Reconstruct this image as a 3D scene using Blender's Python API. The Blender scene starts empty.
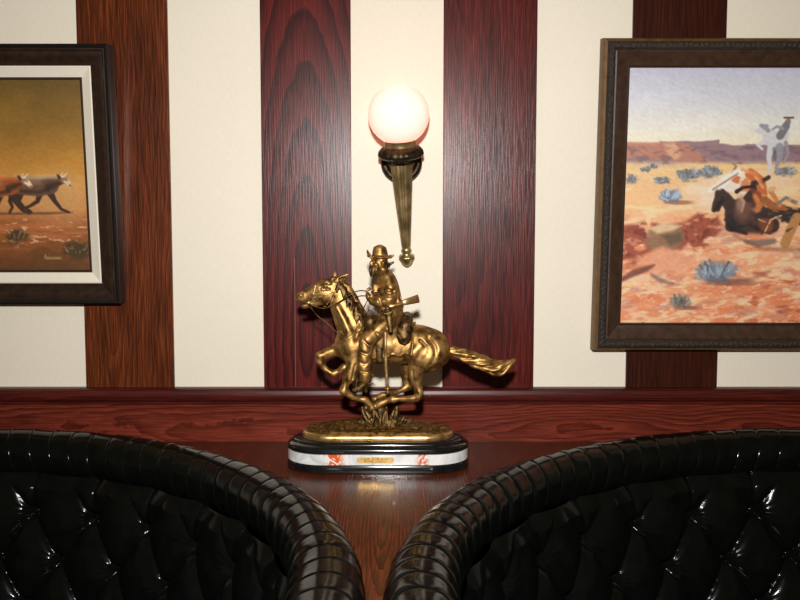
import bpy, math, random
import numpy as np
from mathutils import Vector, Matrix
random.seed(7); rng = np.random.default_rng(5)
S = bpy.context.scene
COL = S.collection
PI = math.pi

# ------------------------------------------------------------------ helpers
def srgb(r, g, b, k=1.0):
    f = lambda c: ((c/255+.055)/1.055)**2.4 if c > 10 else c/255/12.92
    return (f(r)*k, f(g)*k, f(b)*k, 1)

def mesh_np(name, V, F, m=None, parent=None, smooth=True):
    """V (n,3), F list of arrays (k,3|4) or list of tuples -> one linked mesh object"""
    me = bpy.data.meshes.new(name)
    V = np.asarray(V, dtype=np.float32)
    if isinstance(F, np.ndarray): F = [F]
    if len(F) and not isinstance(F[0], np.ndarray):
        me.from_pydata(V.tolist(), [], [tuple(f) for f in F])
    else:
        tot = np.concatenate([np.full(len(f), f.shape[1], np.int32) for f in F])
        loops = np.concatenate([f.ravel() for f in F]).astype(np.int32)
        st = np.concatenate([[0], np.cumsum(tot)[:-1]]).astype(np.int32)
        me.vertices.add(len(V)); me.vertices.foreach_set('co', V.ravel())
        me.loops.add(len(loops)); me.loops.foreach_set('vertex_index', loops)
        me.polygons.add(len(tot)); me.polygons.foreach_set('loop_start', st)
        me.polygons.foreach_set('loop_total', tot)
        me.update(calc_edges=True)
    me.polygons.foreach_set('use_smooth', [smooth]*len(me.polygons))
    me.validate(); me.update()
    o = bpy.data.objects.new(name, me); COL.objects.link(o)
    if m: me.materials.append(m)
    if parent: o.parent = parent
    return o

class MB:
    def __init__(s): s.v = []; s.f = []
    def add(s, V, F):
        n = len(s.v); s.v += [tuple(map(float, p)) for p in V]; s.f += [tuple(i+n for i in f) for f in F]
    def box(s, a, b, bev=0):
        (x0, y0, z0), (x1, y1, z1) = a, b
        if bev <= 0:
            V = [(x0,y0,z0),(x1,y0,z0),(x1,y1,z0),(x0,y1,z0),(x0,y0,z1),(x1,y0,z1),(x1,y1,z1),(x0,y1,z1)]
            s.add(V, [(0,3,2,1),(4,5,6,7),(0,1,5,4),(1,2,6,5),(2,3,7,6),(3,0,4,7)]); return
        import bmesh
        bm = bmesh.new(); bmesh.ops.create_cube(bm, size=1)
        for v in bm.verts: v.co = ((x0+x1)/2+v.co.x*(x1-x0), (y0+y1)/2+v.co.y*(y1-y0), (z0+z1)/2+v.co.z*(z1-z0))
        bmesh.ops.bevel(bm, geom=bm.edges[:], offset=bev, segments=2, affect='EDGES', profile=.5)
        bm.verts.index_update()
        s.add([v.co[:] for v in bm.verts], [[v.index for v in f.verts] for f in bm.faces]); bm.free()
    def lathe(s, prof, n=40, M=Matrix(), mod=None, cap=True):
        V = []; F = []
        for j, (r, z) in enumerate(prof):
            for i in range(n):
                a = 2*PI*i/n; rr = r*(mod(a, j, z) if mod else 1)
                V.append(M @ Vector((rr*math.cos(a), rr*math.sin(a), z)))
        for j in range(len(prof)-1):
            for i in range(n):
                k = (i+1) % n; F.append((j*n+i, j*n+k, (j+1)*n+k, (j+1)*n+i))
        if cap:
            F.append(tuple(range(n-1, -1, -1))); F.append(tuple((len(prof)-1)*n+i for i in range(n)))
        s.add(V, F)
    def tube(s, pts, r, n=8, flat=None):
        """swept tube; r scalar or list; flat=(direction, factor) squashes the section"""
        pts = [Vector(p) for p in pts]; R = r if isinstance(r, (list, tuple)) else [r]*len(pts)
        V = []; F = []; up = Vector((0, -1, 0)); 
        for i, p in enumerate(pts):
            t = (pts[min(i+1, len(pts)-1)]-pts[max(i-1, 0)]).normalized()
            u = up - t*up.dot(t)
            if u.length < .05: u = Vector((1, 0, 0)) - t*t.x
            u.normalize(); w = t.cross(u)
            fu = flat if flat else 1
            for k in range(n):
                a = 2*PI*k/n; V.append(p+u*(R[i]*fu*math.cos(a))+w*(R[i]*math.sin(a)))
        for j in range(len(pts)-1):
            for k in range(n):
                q = (k+1) % n; F.append((j*n+k, j*n+q, (j+1)*n+q, (j+1)*n+k))
        F.append(tuple(range(n-1, -1, -1))); F.append(tuple((len(pts)-1)*n+i for i in range(n)))
        s.add(V, F)
    def build(s, name, m, parent=None, smooth=False, kind=None):
        o = mesh_np(name, s.v, s.f, m, parent, smooth)
        if kind: o['kind'] = kind
        return o

def empty(name, loc, label, cat, rot=(0, 0, 0), group=None):
    o = bpy.data.objects.new(name, None); COL.objects.link(o)
    o.location = loc; o.rotation_euler = rot; o.empty_display_size = .1
    o['label'] = label; o['category'] = cat
    if group: o['group'] = group
    return o

def smooth_by_angle(o, deg=35):
    me = o.data; me.polygons.foreach_set('use_smooth', [True]*len(me.polygons))
    try: me.set_sharp_from_angle(angle=math.radians(deg))
    except Exception: pass

# ------------------------------------------------------------------ materials
def new_mat(name):
    m = bpy.data.materials.new(name); m.use_nodes = True
    nt = m.node_tree; b = nt.nodes['Principled BSDF']
    return m, nt, b
def nd(nt, typ, **kw):
    n = nt.nodes.new(typ)
    for k, v in kw.items():
        if k in n.inputs: n.inputs[k].default_value = v
        else: setattr(n, k, v)
    return n
def ramp(nt, stops):
    r = nt.nodes.new('ShaderNodeValToRGB'); e = r.color_ramp.elements
    while len(e) < len(stops): e.new(.5)
    for i, (p, c) in enumerate(stops): e[i].position = p; e[i].color = c
    return r
def mix(nt, fac, a, b, mode='MIX'):
    n = nt.nodes.new('ShaderNodeMix'); n.data_type = 'RGBA'; n.blend_type = mode
    for sock, val in ((n.inputs[0], fac), (n.inputs[6], a), (n.inputs[7], b)):
        if hasattr(val, 'is_output'): nt.links.new(val, sock)
        else: sock.default_value = val
    return n.outputs[2]
def bump(nt, b, height, strength=.3, dist=.001):
    n = nd(nt, 'ShaderNodeBump', Strength=strength, Distance=dist)
    nt.links.new(height, n.inputs['Height']); nt.links.new(n.outputs[0], b.inputs['Normal'])
def simple(name, col, rough=.5, metal=0, noise=None, spec=None, coat=0):
    m, nt, b = new_mat(name)
    b.inputs['Roughness'].default_value = rough; b.inputs['Metallic'].default_value = metal
    if spec is not None: b.inputs['Specular IOR Level'].default_value = spec
    if coat: b.inputs['Coat Weight'].default_value = coat; b.inputs['Coat Roughness'].default_value = .1
    tc = nd(nt, 'ShaderNodeTexCoord')
    sc, var, bs = noise or (40, .12, .1)
    n = nd(nt, 'ShaderNodeTexNoise', Scale=sc, Detail=5.0); nt.links.new(tc.outputs['Object'], n.inputs['Vector'])
    dk = tuple(c*(1-var) for c in col[:3])+(1,); lt = tuple(min(1, c*(1+var)) for c in col[:3])+(1,)
    r = ramp(nt, [(.3, dk), (.7, lt)]); nt.links.new(n.outputs['Fac'], r.inputs[0]); nt.links.new(r.outputs[0], b.inputs['Base Color'])
    if bs: bump(nt, b, n.outputs['Fac'], bs, .001)
    return m

def wood(name, dark, light, grain='Z', centre=(0, 0, 0), tilt=.12, rings=40, dist=2.0, rough=.29, pore=(.45, .62), pore_k=.66, ring_mix=.8, seam=None, seed=0.0, coat=.0, spec=.22):
    m, nt, b = new_mat(name); L = nt.links
    tc = nd(nt, 'ShaderNodeTexCoord')
    sub = nd(nt, 'ShaderNodeVectorMath', operation='SUBTRACT'); sub.inputs[1].default_value = centre
    L.new(tc.outputs['Object'], sub.inputs[0]); src = sub.outputs[0]
    if grain != 'Z':
        sx = nd(nt, 'ShaderNodeSeparateXYZ'); cx = nd(nt, 'ShaderNodeCombineXYZ'); L.new(src, sx.inputs[0])
        order = {'X': (2, 1, 0), 'Y': (0, 2, 1)}[grain]
        for i, k in enumerate(order): L.new(sx.outputs[k], cx.inputs[i])
        src = cx.outputs[0]
    # growth rings of a log whose axis runs nearly along the board
    mp = nd(nt, 'ShaderNodeMapping'); mp.inputs['Rotation'].default_value = (tilt, 0, 0); mp.inputs['Location'].default_value = (0, .012, seed)
    L.new(src, mp.inputs[0])
    # slow wander
    nz = nd(nt, 'ShaderNodeTexNoise', Scale=1.0, Detail=3.0)
    mpn = nd(nt, 'ShaderNodeMapping'); mpn.inputs['Scale'].default_value = (9, 9, 2.2); mpn.inputs['Location'].default_value = (seed*3, 0, seed)
    L.new(src, mpn.inputs[0]); L.new(mpn.outputs[0], nz.inputs['Vector'])
    off = nd(nt, 'ShaderNodeVectorMath', operation='MULTIPLY_ADD'); off.inputs[1].default_value = (.035*dist, .035*dist, 0)
    L.new(nz.outputs['Color'], off.inputs[0]); L.new(mp.outputs[0], off.inputs[2])
    wv = nd(nt, 'ShaderNodeTexWave', wave_type='RINGS', rings_direction='Z', wave_profile='SAW')
    wv.inputs['Scale'].default_value = rings; wv.inputs['Distortion'].default_value = 1.2
    wv.inputs['Detail'].default_value = 2; wv.inputs['Detail Scale'].default_value = 1.5
    L.new(off.outputs[0], wv.inputs['Vector'])
    # fine fibres and pores stretched along the grain
    mpf = nd(nt, 'ShaderNodeMapping'); mpf.inputs['Scale'].default_value = (330, 330, 11); L.new(src, mpf.inputs[0])
    nf = nd(nt, 'ShaderNodeTexNoise', Scale=1.0, Detail=4.0); L.new(mpf.outputs[0], nf.inputs['Vector'])
    mpb = nd(nt, 'ShaderNodeMapping'); mpb.inputs['Scale'].default_value = (30, 30, 2.5); mpb.inputs['Location'].default_value = (seed, seed, 0); L.new(src, mpb.inputs[0])
    nb = nd(nt, 'ShaderNodeTexNoise', Scale=1.0, Detail=3.0); L.new(mpb.outputs[0], nb.inputs['Vector'])
    mid = tuple(d*.5+l*.5 for d, l in zip(dark, light))
    rr = ramp(nt, [(.0, light), (.55, mid), (.92, dark), (1, mid)]); L.new(wv.outputs['Fac'], rr.inputs[0])
    rb = ramp(nt, [(.3, dark), (.7, light)]); L.new(nb.outputs['Fac'], rb.inputs[0])
    c = mix(nt, ring_mix, rb.outputs[0], rr.outputs[0])
    rp = ramp(nt, [(pore[0], (pore_k, pore_k, pore_k, 1)), (pore[1], (1.08, 1.08, 1.08, 1))]); L.new(nf.outputs['Fac'], rp.inputs[0])
    c = mix(nt, 1.0, c, rp.outputs[0], 'MULTIPLY')
    if seam:                                     # a pale scratch along the grain: (x, top)
        sp = nd(nt, 'ShaderNodeSeparateXYZ'); L.new(tc.outputs['Object'], sp.inputs[0])
        cp = nd(nt, 'ShaderNodeMath', operation='COMPARE'); cp.inputs[1].default_value = seam[0]; cp.inputs[2].default_value = .0008; L.new(sp.outputs[0], cp.inputs[0])
        lt_ = nd(nt, 'ShaderNodeMath', operation='LESS_THAN'); lt_.inputs[1].default_value = seam[1]; L.new(sp.outputs[2], lt_.inputs[0])
        ml = nd(nt, 'ShaderNodeMath', operation='MULTIPLY'); L.new(cp.outputs[0], ml.inputs[0]); L.new(lt_.outputs[0], ml.inputs[1])
        ml2 = nd(nt, 'ShaderNodeMath', operation='MULTIPLY'); L.new(ml.outputs[0], ml2.inputs[0]); ml2.inputs[1].default_value = .55
        c = mix(nt, ml2.outputs[0], c, srgb(168, 110, 90))
    L.new(c, b.inputs['Base Color'])
    b.inputs['Roughness'].default_value = rough; b.inputs['Specular IOR Level'].default_value = spec
    b.inputs['Coat Weight'].default_value = coat; b.inputs['Coat Roughness'].default_value = .22
    bump(nt, b, rp.outputs[0], .25, .0006)
    return m

def m_wallpaper():
    m, nt, b = new_mat('cream_wallpaper'); L = nt.links
    tc = nd(nt, 'ShaderNodeTexCoord')
    mp = nd(nt, 'ShaderNodeMapping'); mp.inputs['Scale'].default_value = (520, 520, 60); L.new(tc.outputs['Object'], mp.inputs[0])
    n1 = nd(nt, 'ShaderNodeTexNoise', Scale=1.0, Detail=3.0); L.new(mp.outputs[0], n1.inputs['Vector'])
    n2 = nd(nt, 'ShaderNodeTexNoise', Scale=3.0, Detail=3.0); L.new(tc.outputs['Object'], n2.inputs['Vector'])
    r = ramp(nt, [(.3, srgb(234, 224, 203)), (.7, srgb(242, 233, 214))]); L.new(n1.outputs['Fac'], r.inputs[0])
    r2 = ramp(nt, [(.3, (.96, .96, .95, 1)), (.7, (1, 1, 1, 1))]); L.new(n2.outputs['Fac'], r2.inputs[0])
    L.new(mix(nt, 1.0, r.outputs[0], r2.outputs[0], 'MULTIPLY'), b.inputs['Base Color'])
    b.inputs['Roughness'].default_value = .6
    bump(nt, b, n1.outputs['Fac'], .25, .0005); return m

def m_bronze(name, lo, hi, rough=.33, sc=60, bs=.25):
    m, nt, b = new_mat(name); L = nt.links
    tc = nd(nt, 'ShaderNodeTexCoord')
    n = nd(nt, 'ShaderNodeTexNoise', Scale=sc, Detail=5.0); L.new(tc.outputs['Object'], n.inputs['Vector'])
    n2 = nd(nt, 'ShaderNodeTexNoise', Scale=sc*5, Detail=3.0); L.new(tc.outputs['Object'], n2.inputs['Vector'])
    r = ramp(nt, [(.36, lo), (.62, hi)]); L.new(n.outputs['Fac'], r.inputs[0]); L.new(r.outputs[0], b.inputs['Base Color'])
    rr = ramp(nt, [(.3, (rough*.8,)*3+(1,)), (.7, (rough*1.35,)*3+(1,))]); L.new(n.outputs['Fac'], rr.inputs[0]); L.new(rr.outputs[0], b.inputs['Roughness'])
    b.inputs['Metallic'].default_value = .80
    bump(nt, b, n2.outputs['Fac'], bs, .0012); return m

def m_leather():
    m, nt, b = new_mat('black_leather'); L = nt.links
    tc = nd(nt, 'ShaderNodeTexCoord')
    v = nd(nt, 'ShaderNodeTexVoronoi', Scale=420.0); L.new(tc.outputs['Object'], v.inputs['Vector'])
    n = nd(nt, 'ShaderNodeTexNoise', Scale=26.0, Detail=4.0); L.new(tc.outputs['Object'], n.inputs['Vector'])
    r = ramp(nt, [(.3, (.0022, .0026, .0022, 1)), (.7, (.0042, .0048, .004, 1))]); L.new(n.outputs['Fac'], r.inputs[0]); L.new(r.outputs[0], b.inputs['Base Color'])
    b.inputs['Roughness'].default_value = .14; b.inputs['Specular IOR Level'].default_value = .17
    ad = nd(nt, 'ShaderNodeMath', operation='MULTIPLY_ADD'); ad.inputs[1].default_value = .1
    L.new(v.outputs['Distance'], ad.inputs[0]); L.new(n.outputs['Fac'], ad.inputs[2])
    bump(nt, b, ad.outputs[0], .12, .004); return m

def m_paint(name):
    m, nt, b = new_mat(name); L = nt.links
    a = nd(nt, 'ShaderNodeVertexColor'); a.layer_name = 'paint'
    L.new(a.outputs['Color'], b.inputs['Base Color']); b.inputs['Roughness'].default_value = .55
    tc = nd(nt, 'ShaderNodeTexCoord'); n = nd(nt, 'ShaderNodeTexNoise', Scale=220.0, Detail=3.0)
    L.new(tc.outputs['Object'], n.inputs['Vector']); bump(nt, b, n.outputs['Fac'], .15, .0006); return m

def m_marble():
    m, nt, b = new_mat('white_marble'); L = nt.links
    tc = nd(nt, 'ShaderNodeTexCoord')
    n = nd(nt, 'ShaderNodeTexNoise', Scale=22.0, Detail=6.0); n.inputs['Distortion'].default_value = 1.2; L.new(tc.outputs['Object'], n.inputs['Vector'])
    r = ramp(nt, [(.3, srgb(190, 193, 194)), (.5, srgb(226, 227, 224)), (.7, srgb(240, 237, 230))]); L.new(n.outputs['Fac'], r.inputs[0])
    # orange veins in a few patches
    n2 = nd(nt, 'ShaderNodeTexNoise', Scale=55.0, Detail=5.0); n2.inputs['Distortion'].default_value = 2.0; L.new(tc.outputs['Object'], n2.inputs['Vector'])
    fac = None
    for (cx, w) in ((-.094, .022), (.100, .013)):
        sx = nd(nt, 'ShaderNodeSeparateXYZ'); L.new(tc.outputs['Object'], sx.inputs[0])
        d = nd(nt, 'ShaderNodeMath', operation='SUBTRACT'); d.inputs[1].default_value = cx; L.new(sx.outputs[0], d.inputs[0])
        ab = nd(nt, 'ShaderNodeMath', operation='ABSOLUTE'); L.new(d.outputs[0], ab.inputs[0])
        mr = nd(nt, 'ShaderNodeMapRange'); mr.inputs[1].default_value = w*.45; mr.inputs[2].default_value = w*1.25; mr.inputs[3].default_value = 1; mr.inputs[4].default_value = 0
        L.new(ab.outputs[0], mr.inputs[0])
        if fac is None: fac = mr.outputs[0]
        else:
            mx = nd(nt, 'ShaderNodeMath', operation='MAXIMUM'); L.new(fac, mx.inputs[0]); L.new(mr.outputs[0], mx.inputs[1]); fac = mx.outputs[0]
    r2 = ramp(nt, [(.44, (0, 0, 0, 1)), (.5, (1, 1, 1, 1))]); L.new(n2.outputs['Fac'], r2.inputs[0])
    ml = nd(nt, 'ShaderNodeMath', operation='MULTIPLY'); L.new(fac, ml.inputs[0]); L.new(r2.outputs[0], ml.inputs[1])
    L.new(mix(nt, ml.outputs[0], r.outputs[0], srgb(214, 92, 30)), b.inputs['Base Color'])
    b.inputs['Roughness'].default_value = .15; return m

def m_globe():
    m, nt, b = new_mat('opal_glass_lit')
    b.inputs['Base Color'].default_value = (.52, .5, .52, 1); b.inputs['Roughness'].default_value = .3
    b.inputs['Subsurface Weight'].default_value = 1; b.inputs['Subsurface Radius'].default_value = (1, 1, 1); b.inputs['Subsurface Scale'].default_value = .06
    b.inputs['Emission Color'].default_value = (1.0, .27, .19, 1); b.inputs['Emission Strength'].default_value = 2.2
    return m

M_wall = m_wallpaper(); M_leather = m_leather()
RED_D, RED_L = srgb(58, 15, 14), srgb(112, 34, 30)
M_b1 = wood('oak_board_orange', srgb(62, 27, 12), srgb(132, 64, 32), centre=(-.68, 0, .3), tilt=.05, rings=30, seed=.3, ring_mix=.45, pore_k=.5)
M_b2 = wood('oak_board_cathedral', srgb(48, 12, 11), srgb(106, 31, 26), centre=(-.225, 0, .2), tilt=.16, rings=15, seed=0, ring_mix=.85, dist=.5, seam=(-.2625, .46))
M_b3 = wood('oak_board_straight', srgb(58, 16, 14), srgb(112, 36, 29), centre=(.2, 0, 1.5), tilt=.045, rings=22, seed=.7, ring_mix=.5, pore_k=.5)
M_b4 = wood('oak_board_dark', srgb(46, 19, 12), srgb(72, 32, 20), centre=(.7, 0, .2), tilt=.05, rings=26, seed=1.3, ring_mix=.5)
M_rail = wood('oak_rail', srgb(58, 20, 16), srgb(98, 36, 28), grain='X', centre=(0, 0, .1), tilt=.03, rings=30, seed=.5, ring_mix=.4, rough=.3)
M_back = wood('oak_riser', srgb(74, 26, 17), srgb(138, 58, 41), grain='X', centre=(.3, 0, .06), tilt=.035, rings=34, seed=.9, ring_mix=.7)
M_shelf = wood('oak_ledge', srgb(54, 22, 11), srgb(116, 54, 29), grain='Y', centre=(-.02, -.95, 0), tilt=.06, rings=48, dist=.6, seed=0, ring_mix=.75, rough=.26, coat=0, spec=.15)
M_bronze = m_bronze('bronze', srgb(114, 82, 42), srgb(190, 147, 86), .41)
M_bronze_d = m_bronze('bronze_dark', srgb(56, 41, 22), srgb(118, 90, 48), .40, 90, .5)
M_bronze_l = m_bronze('bronze_worn', srgb(170, 126, 66), srgb(214, 178, 120), .3, 40, .15)
M_ground = m_bronze('bronze_rough', srgb(74, 52, 24), srgb(158, 118, 58), .36, 130, .9)
M_brass = m_bronze('brass_antique', srgb(146, 122, 80), srgb(196, 168, 118), .34, 30, .1)
M_brass_d = m_bronze('brass_blackened', srgb(38, 32, 23), srgb(72, 61, 42), .4, 60, .4)
M_black = simple('black_polished_stone', (.008, .008, .008, 1), .1, 0, (30, .3, 0), coat=.3)
M_marble = m_marble(); M_globe = m_globe()
M_plate = m_bronze('plate_brass', srgb(200, 160, 92), srgb(226, 190, 124), .3, 60, .05)
M_ink = simple('engraved_ink', srgb(92, 62, 22), .5, .5)
M_frame_l = simple('black_brown_frame', srgb(44, 30, 21), .32, 0, (70, .35, .2), coat=.2)
M_frame_k = simple('black_frame_bead', srgb(24, 20, 18), .3, 0, (90, .3, .1), coat=.3)
M_linen = simple('linen_liner', srgb(240, 231, 212), .8, 0, (500, .08, .4))
M_fillet = simple('dark_fillet', srgb(52, 34, 22), .4, 0)
M_frame_r = simple('walnut_frame', srgb(66, 46, 33), .4, 0, (60, .3, .3))
M_carved = simple('carved_dark_wood', srgb(44, 34, 26), .72, 0, (120, .4, 1.0))
M_gilt = simple('bronze_gilt_edge', srgb(106, 76, 38), .45, .35, (60, .25, .2))
M_dark = simple('dark_floor', srgb(46, 34, 28), .8, 0, (8, .2, .1))
M_paintL = m_paint('oil_paint_cattle'); M_paintR = m_paint('oil_paint_desert')
M_button = M_leather

# ------------------------------------------------------------------ camera, light
PITCH = math.radians(4.5); ZC = .534; DC = 2.25; FPX = 900
cam = bpy.data.cameras.new('camera'); co = bpy.data.objects.new('camera', cam); COL.objects.link(co)
co.location = (0, -DC, ZC); co.rotation_euler = (PI/2-PITCH, 0, 0)
cam.sensor_width = 36; cam.lens = 36*FPX/800; cam.clip_start = .02
S.camera = co
fl = bpy.data.lights.new('camera_flash', 'AREA'); fl.shape = 'DISK'; fl.size = .09; fl.energy = 32; fl.spread = math.radians(140); fl.color = (1, .975, .95)
fo = bpy.data.objects.new('camera_flash', fl); COL.objects.link(fo); fo.location = (-.02, -DC-.02, ZC+.31); fo.rotation_euler = (PI/2-math.radians(8), 0, 0)
w = bpy.data.worlds.new('room_ambience'); S.world = w; w.use_nodes = True
w.node_tree.nodes['Background'].inputs[0].default_value = (1, .72, .42, 1); w.node_tree.nodes['Background'].inputs[1].default_value = .07
S.view_settings.view_transform = 'Standard'; S.view_settings.look = 'None'; S.view_settings.exposure = 0; S.view_settings.gamma = 1
S.view_settings.use_curve_mapping = False

# ------------------------------------------------------------------ the room
b = MB(); b.box((-2.2, 0, -1.0), (2.2, .12, 1.75)); b.build('wall_back', M_wall, kind='structure')
b = MB(); b.box((-2.2, -3.2, -1.06), (2.2, .12, -1.0)); b.build('floor', M_dark, kind='structure')
for i, (x0, x1, m) in enumerate(((-.79, -.568, M_b1), (-.342, -.1205, M_b2), (.1065, .3355, M_b3), (.5685, .7975, M_b4))):
    b = MB(); b.box((x0, -.009, .13), (x1, .0, 1.75), .0012)
    b.build('trim_%d' % (i+1), m, kind='structure')
# riser board under the rail
b = MB(); b.box((-2.2, -.015, -.02), (2.2, 0, .105)); b.build('trim_5', M_back, kind='structure')
# chair rail: moulded profile swept along the wall
prof = [(0, .1375), (-.022, .1375), (-.030, .135), (0, .134)][:0]+[(0, .1375), (-.02, .1375), (-.027, .136), (-.032, .132), (-.0345, .124), (-.035, .118), (-.0335, .111), (-.03, .106), (-.026, .1035), (-.026, .0985), (-.018, .097), (0, .097)]
b = MB(); n = len(prof)
b.add([(x, y, z) for x in (-2.2, 2.2) for y, z in prof], [(i, i+1, n+i+1, n+i) for i in range(n-1)]+[tuple(range(n)), tuple(range(2*n-1, n-1, -1))])
o = b.build('trim_6', M_rail, kind='structure'); smooth_by_angle(o, 30)

# ------------------------------------------------------------------ booth geometry constants
RB = .90; TUBE = .0555; ROLLZ = .010
CL = (-1.005, -1.06); CR = (.930, -1.06)
# ledge between the booths and the wall
RS = RB+TUBE+.003
pts = [(-2.2, -.0155), (2.2, -.0155)]
aL = [(CL[0]+RS*math.cos(a), CL[1]+RS*math.sin(a)) for a in np.linspace(PI-.02, 0, 120)]
aR = [(CR[0]+RS*math.cos(a), CR[1]+RS*math.sin(a)) for a in np.linspace(PI, .02, 120)]
aL = [p for p in aL if p[0] > -1.9]; aR = [p for p in aR if p[0] < 1.85]
out = [(-2.2, -.0155)] + [(-2.2, aL[0][1])] + aL + [(aL[-1][0], -1.4), (aR[0][0], -1.4)] + aR + [(2.2, aR[-1][1]), (2.2, -.0155)]
b = MB(); n = len(out)
b.add([(x, y, 0) for x, y in out]+[(x, y, -.03) for x, y in out], [tuple(range(n)), tuple(range(2*n-1, n-1, -1))]+[(i, n+i, n+(i+1) % n, (i+1) % n) for i in range(n)])
o = b.build('ledge', M_shelf); o['label'] = 'polished dark oak ledge running behind and between the two leather booths'; o['category'] = 'ledge'

# ------------------------------------------------------------------ booths
def booth(name, c, label, phase, mirror, z_seat=-.5):
    root = empty(name, (c[0], c[1], -1.0), label, 'booth', group='black tufted leather booths')
    lz = lambda z: z+1.0
    # rolled top, sewn in channels round the curve
    EX = .42; nseg = 66; nv = 44
    ul = np.array([0, .018, .04, .065, .1, .16, .25, .38, .5, .62, .75, .84, .9, .935, .96, .982]); uu = np.append((np.arange(nseg)[:, None]+ul).ravel(), nseg); nu = len(uu)
    def path(t, r):                              # half round with straight wings towards the room
        tc = np.clip(t, 0, PI); e = np.minimum(t, 0)*RB-np.maximum(t-PI, 0)*RB
        return r*np.cos(tc), r*np.sin(tc)+e
    th = -EX+(PI+2*EX)*uu/nseg; u = uu % 1.0
    d = np.minimum(u, 1-u)                       # distance to the nearest seam, in channels
    seg = np.minimum(np.floor(uu), nseg-1).astype(int)
    fat = rng.uniform(-.0012, .0012, nseg)[seg]
    gd = .016 if not mirror else .034
    rr = TUBE*(1-gd*np.exp(-(d/.10)**2)) + fat*np.minimum(1, d*4) + (.0020 if not mirror else -.0010)*np.exp(-(d/.026)**2)
    ps = np.linspace(0, 2*PI, nv, endpoint=False)
    T, Pp = np.meshgrid(th, ps, indexing='ij')
    skew = .018*np.sin(Pp+.6)*(1 if not mirror else -1)          # seams lean a little round the tube
    Rr = rr[:, None]*(1+.010*np.sin(3*Pp+9*T)+(.008*np.sin(5*Pp+61*T)*np.sin(2*Pp-33*T) if mirror else 0)); Rm = RB+Rr*np.cos(Pp)
    px_, py_ = path(T+skew, Rm); V = np.stack([px_, py_, lz(ROLLZ)+Rr*np.sin(Pp)], -1).reshape(-1, 3)
    ii, jj = np.meshgrid(np.arange(nu-1), np.arange(nv), indexing='ij'); j2 = (jj+1) % nv
    F = np.stack([ii*nv+jj, (ii+1)*nv+jj, (ii+1)*nv+j2, ii*nv+j2], -1).reshape(-1, 4)
    mesh_np('rolled_top', V, F[:, ::-1], M_leather, root)
    # buttoned inner back
    A, B, D = .172, .100, .030
    rtop = RB-.030
    nu, nv = 1100, 150
    th = np.linspace(-EX+.01, PI+EX-.01, nu); vv = np.linspace(0, .47, nv)
    T, Vv = np.meshgrid(th, vv, indexing='ij'); U = (T-phase)*RB
    v0 = .088                                    # first button row below the top edge
    def quilt(U, Vv):
        y = (Vv-v0)/B; p = U/A+y/2; q = U/A-y/2
        h = (np.abs(np.sin(PI*p))*np.abs(np.sin(PI*q))+1e-5)**.42
        hv = (np.abs(np.sin(PI*U/A))+1e-4)**.42*.9
        t = np.clip(-y/.9+.05, 0, 1); h = np.where(y < 0, h*(1-t)+hv*t, h)
        # dimples at the buttons
        k = np.round(y); k = np.maximum(k, 0); off = (k % 2)*.5
        du = (U/A-off); du = (du-np.round(du))*A; dv = (y-k)*B
        r2 = du*du+dv*dv
        crease = .0018*np.sin(38*np.arctan2(dv, du)/2.0)*np.exp(-r2/.0011)
        return h*D - .016*np.exp(-r2/.00022) + crease
    H = quilt(U, Vv)
    H = H*np.clip((.47-Vv)/.04, 0, 1)
    Rad = rtop - .012 - .20*Vv - H + .012*np.clip(1-Vv/.03, 0, 1)
    px_, py_ = path(T, Rad); V = np.stack([px_, py_, lz(-.022-Vv)], -1).reshape(-1, 3)
    ii, jj = np.meshgrid(np.arange(nu-1), np.arange(nv-1), indexing='ij')
    F = np.stack([ii*nv+jj, (ii+1)*nv+jj, (ii+1)*nv+jj+1, ii*nv+jj+1], -1).reshape(-1, 4)
    mesh_np('tufted_back', V, F[:, ::-1], M_leather, root)
    # leather covered buttons pulled into the back
    bm = MB(); bm.lathe([(.0001, .0062), (.004, .0058), (.0075, .0042), (.0095, .0012), (.009, -.003), (.004, -.005)], 20); first = None
    for k in range(3):
        y = v0+k*B
        for i in range(-30, 31):
            t = phase+(i+.5*(k % 2))*A/RB
            if not (-EX+.05 < t < PI+EX-.05): continue
            if (t > 2.1) if not mirror else (t < PI-2.1): continue      # the far wing lies outside the view
            rad = rtop-.012-.20*y+.0105
            o = bm.build('button', M_button, root, smooth=True) if first is None else first.copy()
            if first is None: first = o
            else: COL.objects.link(o); o.parent = root
            o.matrix_local = Matrix.Translation((*[float(q) for q in path(t, rad)], lz(-.022-y))) @ Matrix.Rotation(min(max(t, 0), PI), 4, 'Z') @ Matrix.Rotation(-PI/2+.2, 4, 'Y')
    # seat cushion and plinth on the floor
    def ring(name, r0, r1, z0, z1, bev):
        n = 90; b = MB(); P = [(r0, z0), (r1-bev, z0), (r1, z0+bev), (r1, z1-bev), (r1-bev, z1), (r0+bev, z1), (r0, z1-bev)]
        a = np.linspace(-EX, PI+EX, n); k = len(P)
        b.add([(*[float(q) for q in path(t, r)], lz(z)) for t in a for r, z in P], [(i*k+j, i*k+(j+1) % k, (i+1)*k+(j+1) % k, (i+1)*k+j) for i in range(n-1) for j in range(k)]+[tuple(range(k-1, -1, -1)), tuple((n-1)*k+j for j in range(k))])
        o = b.build(name, M_leather, root); smooth_by_angle(o, 40)
    ring('seat_cushion', .38, .765, -.62, -.48, .03)
    ring('seat_plinth', .45, .80, -1.0, -.62, .005)
    ring('outer_shell', RB+.005, RB+.035, -1.0, -.015, .004)
    return root
booth('booth', (CL[0], CL[1]), 'black tufted leather booth to the left of the statue, rolled back with crisp channel seams', .985, False)
booth('booth', (CR[0], CR[1]), 'black tufted leather booth to the right of the statue, rolled back with soft wrinkled channels', PI-1.045, True)

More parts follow.
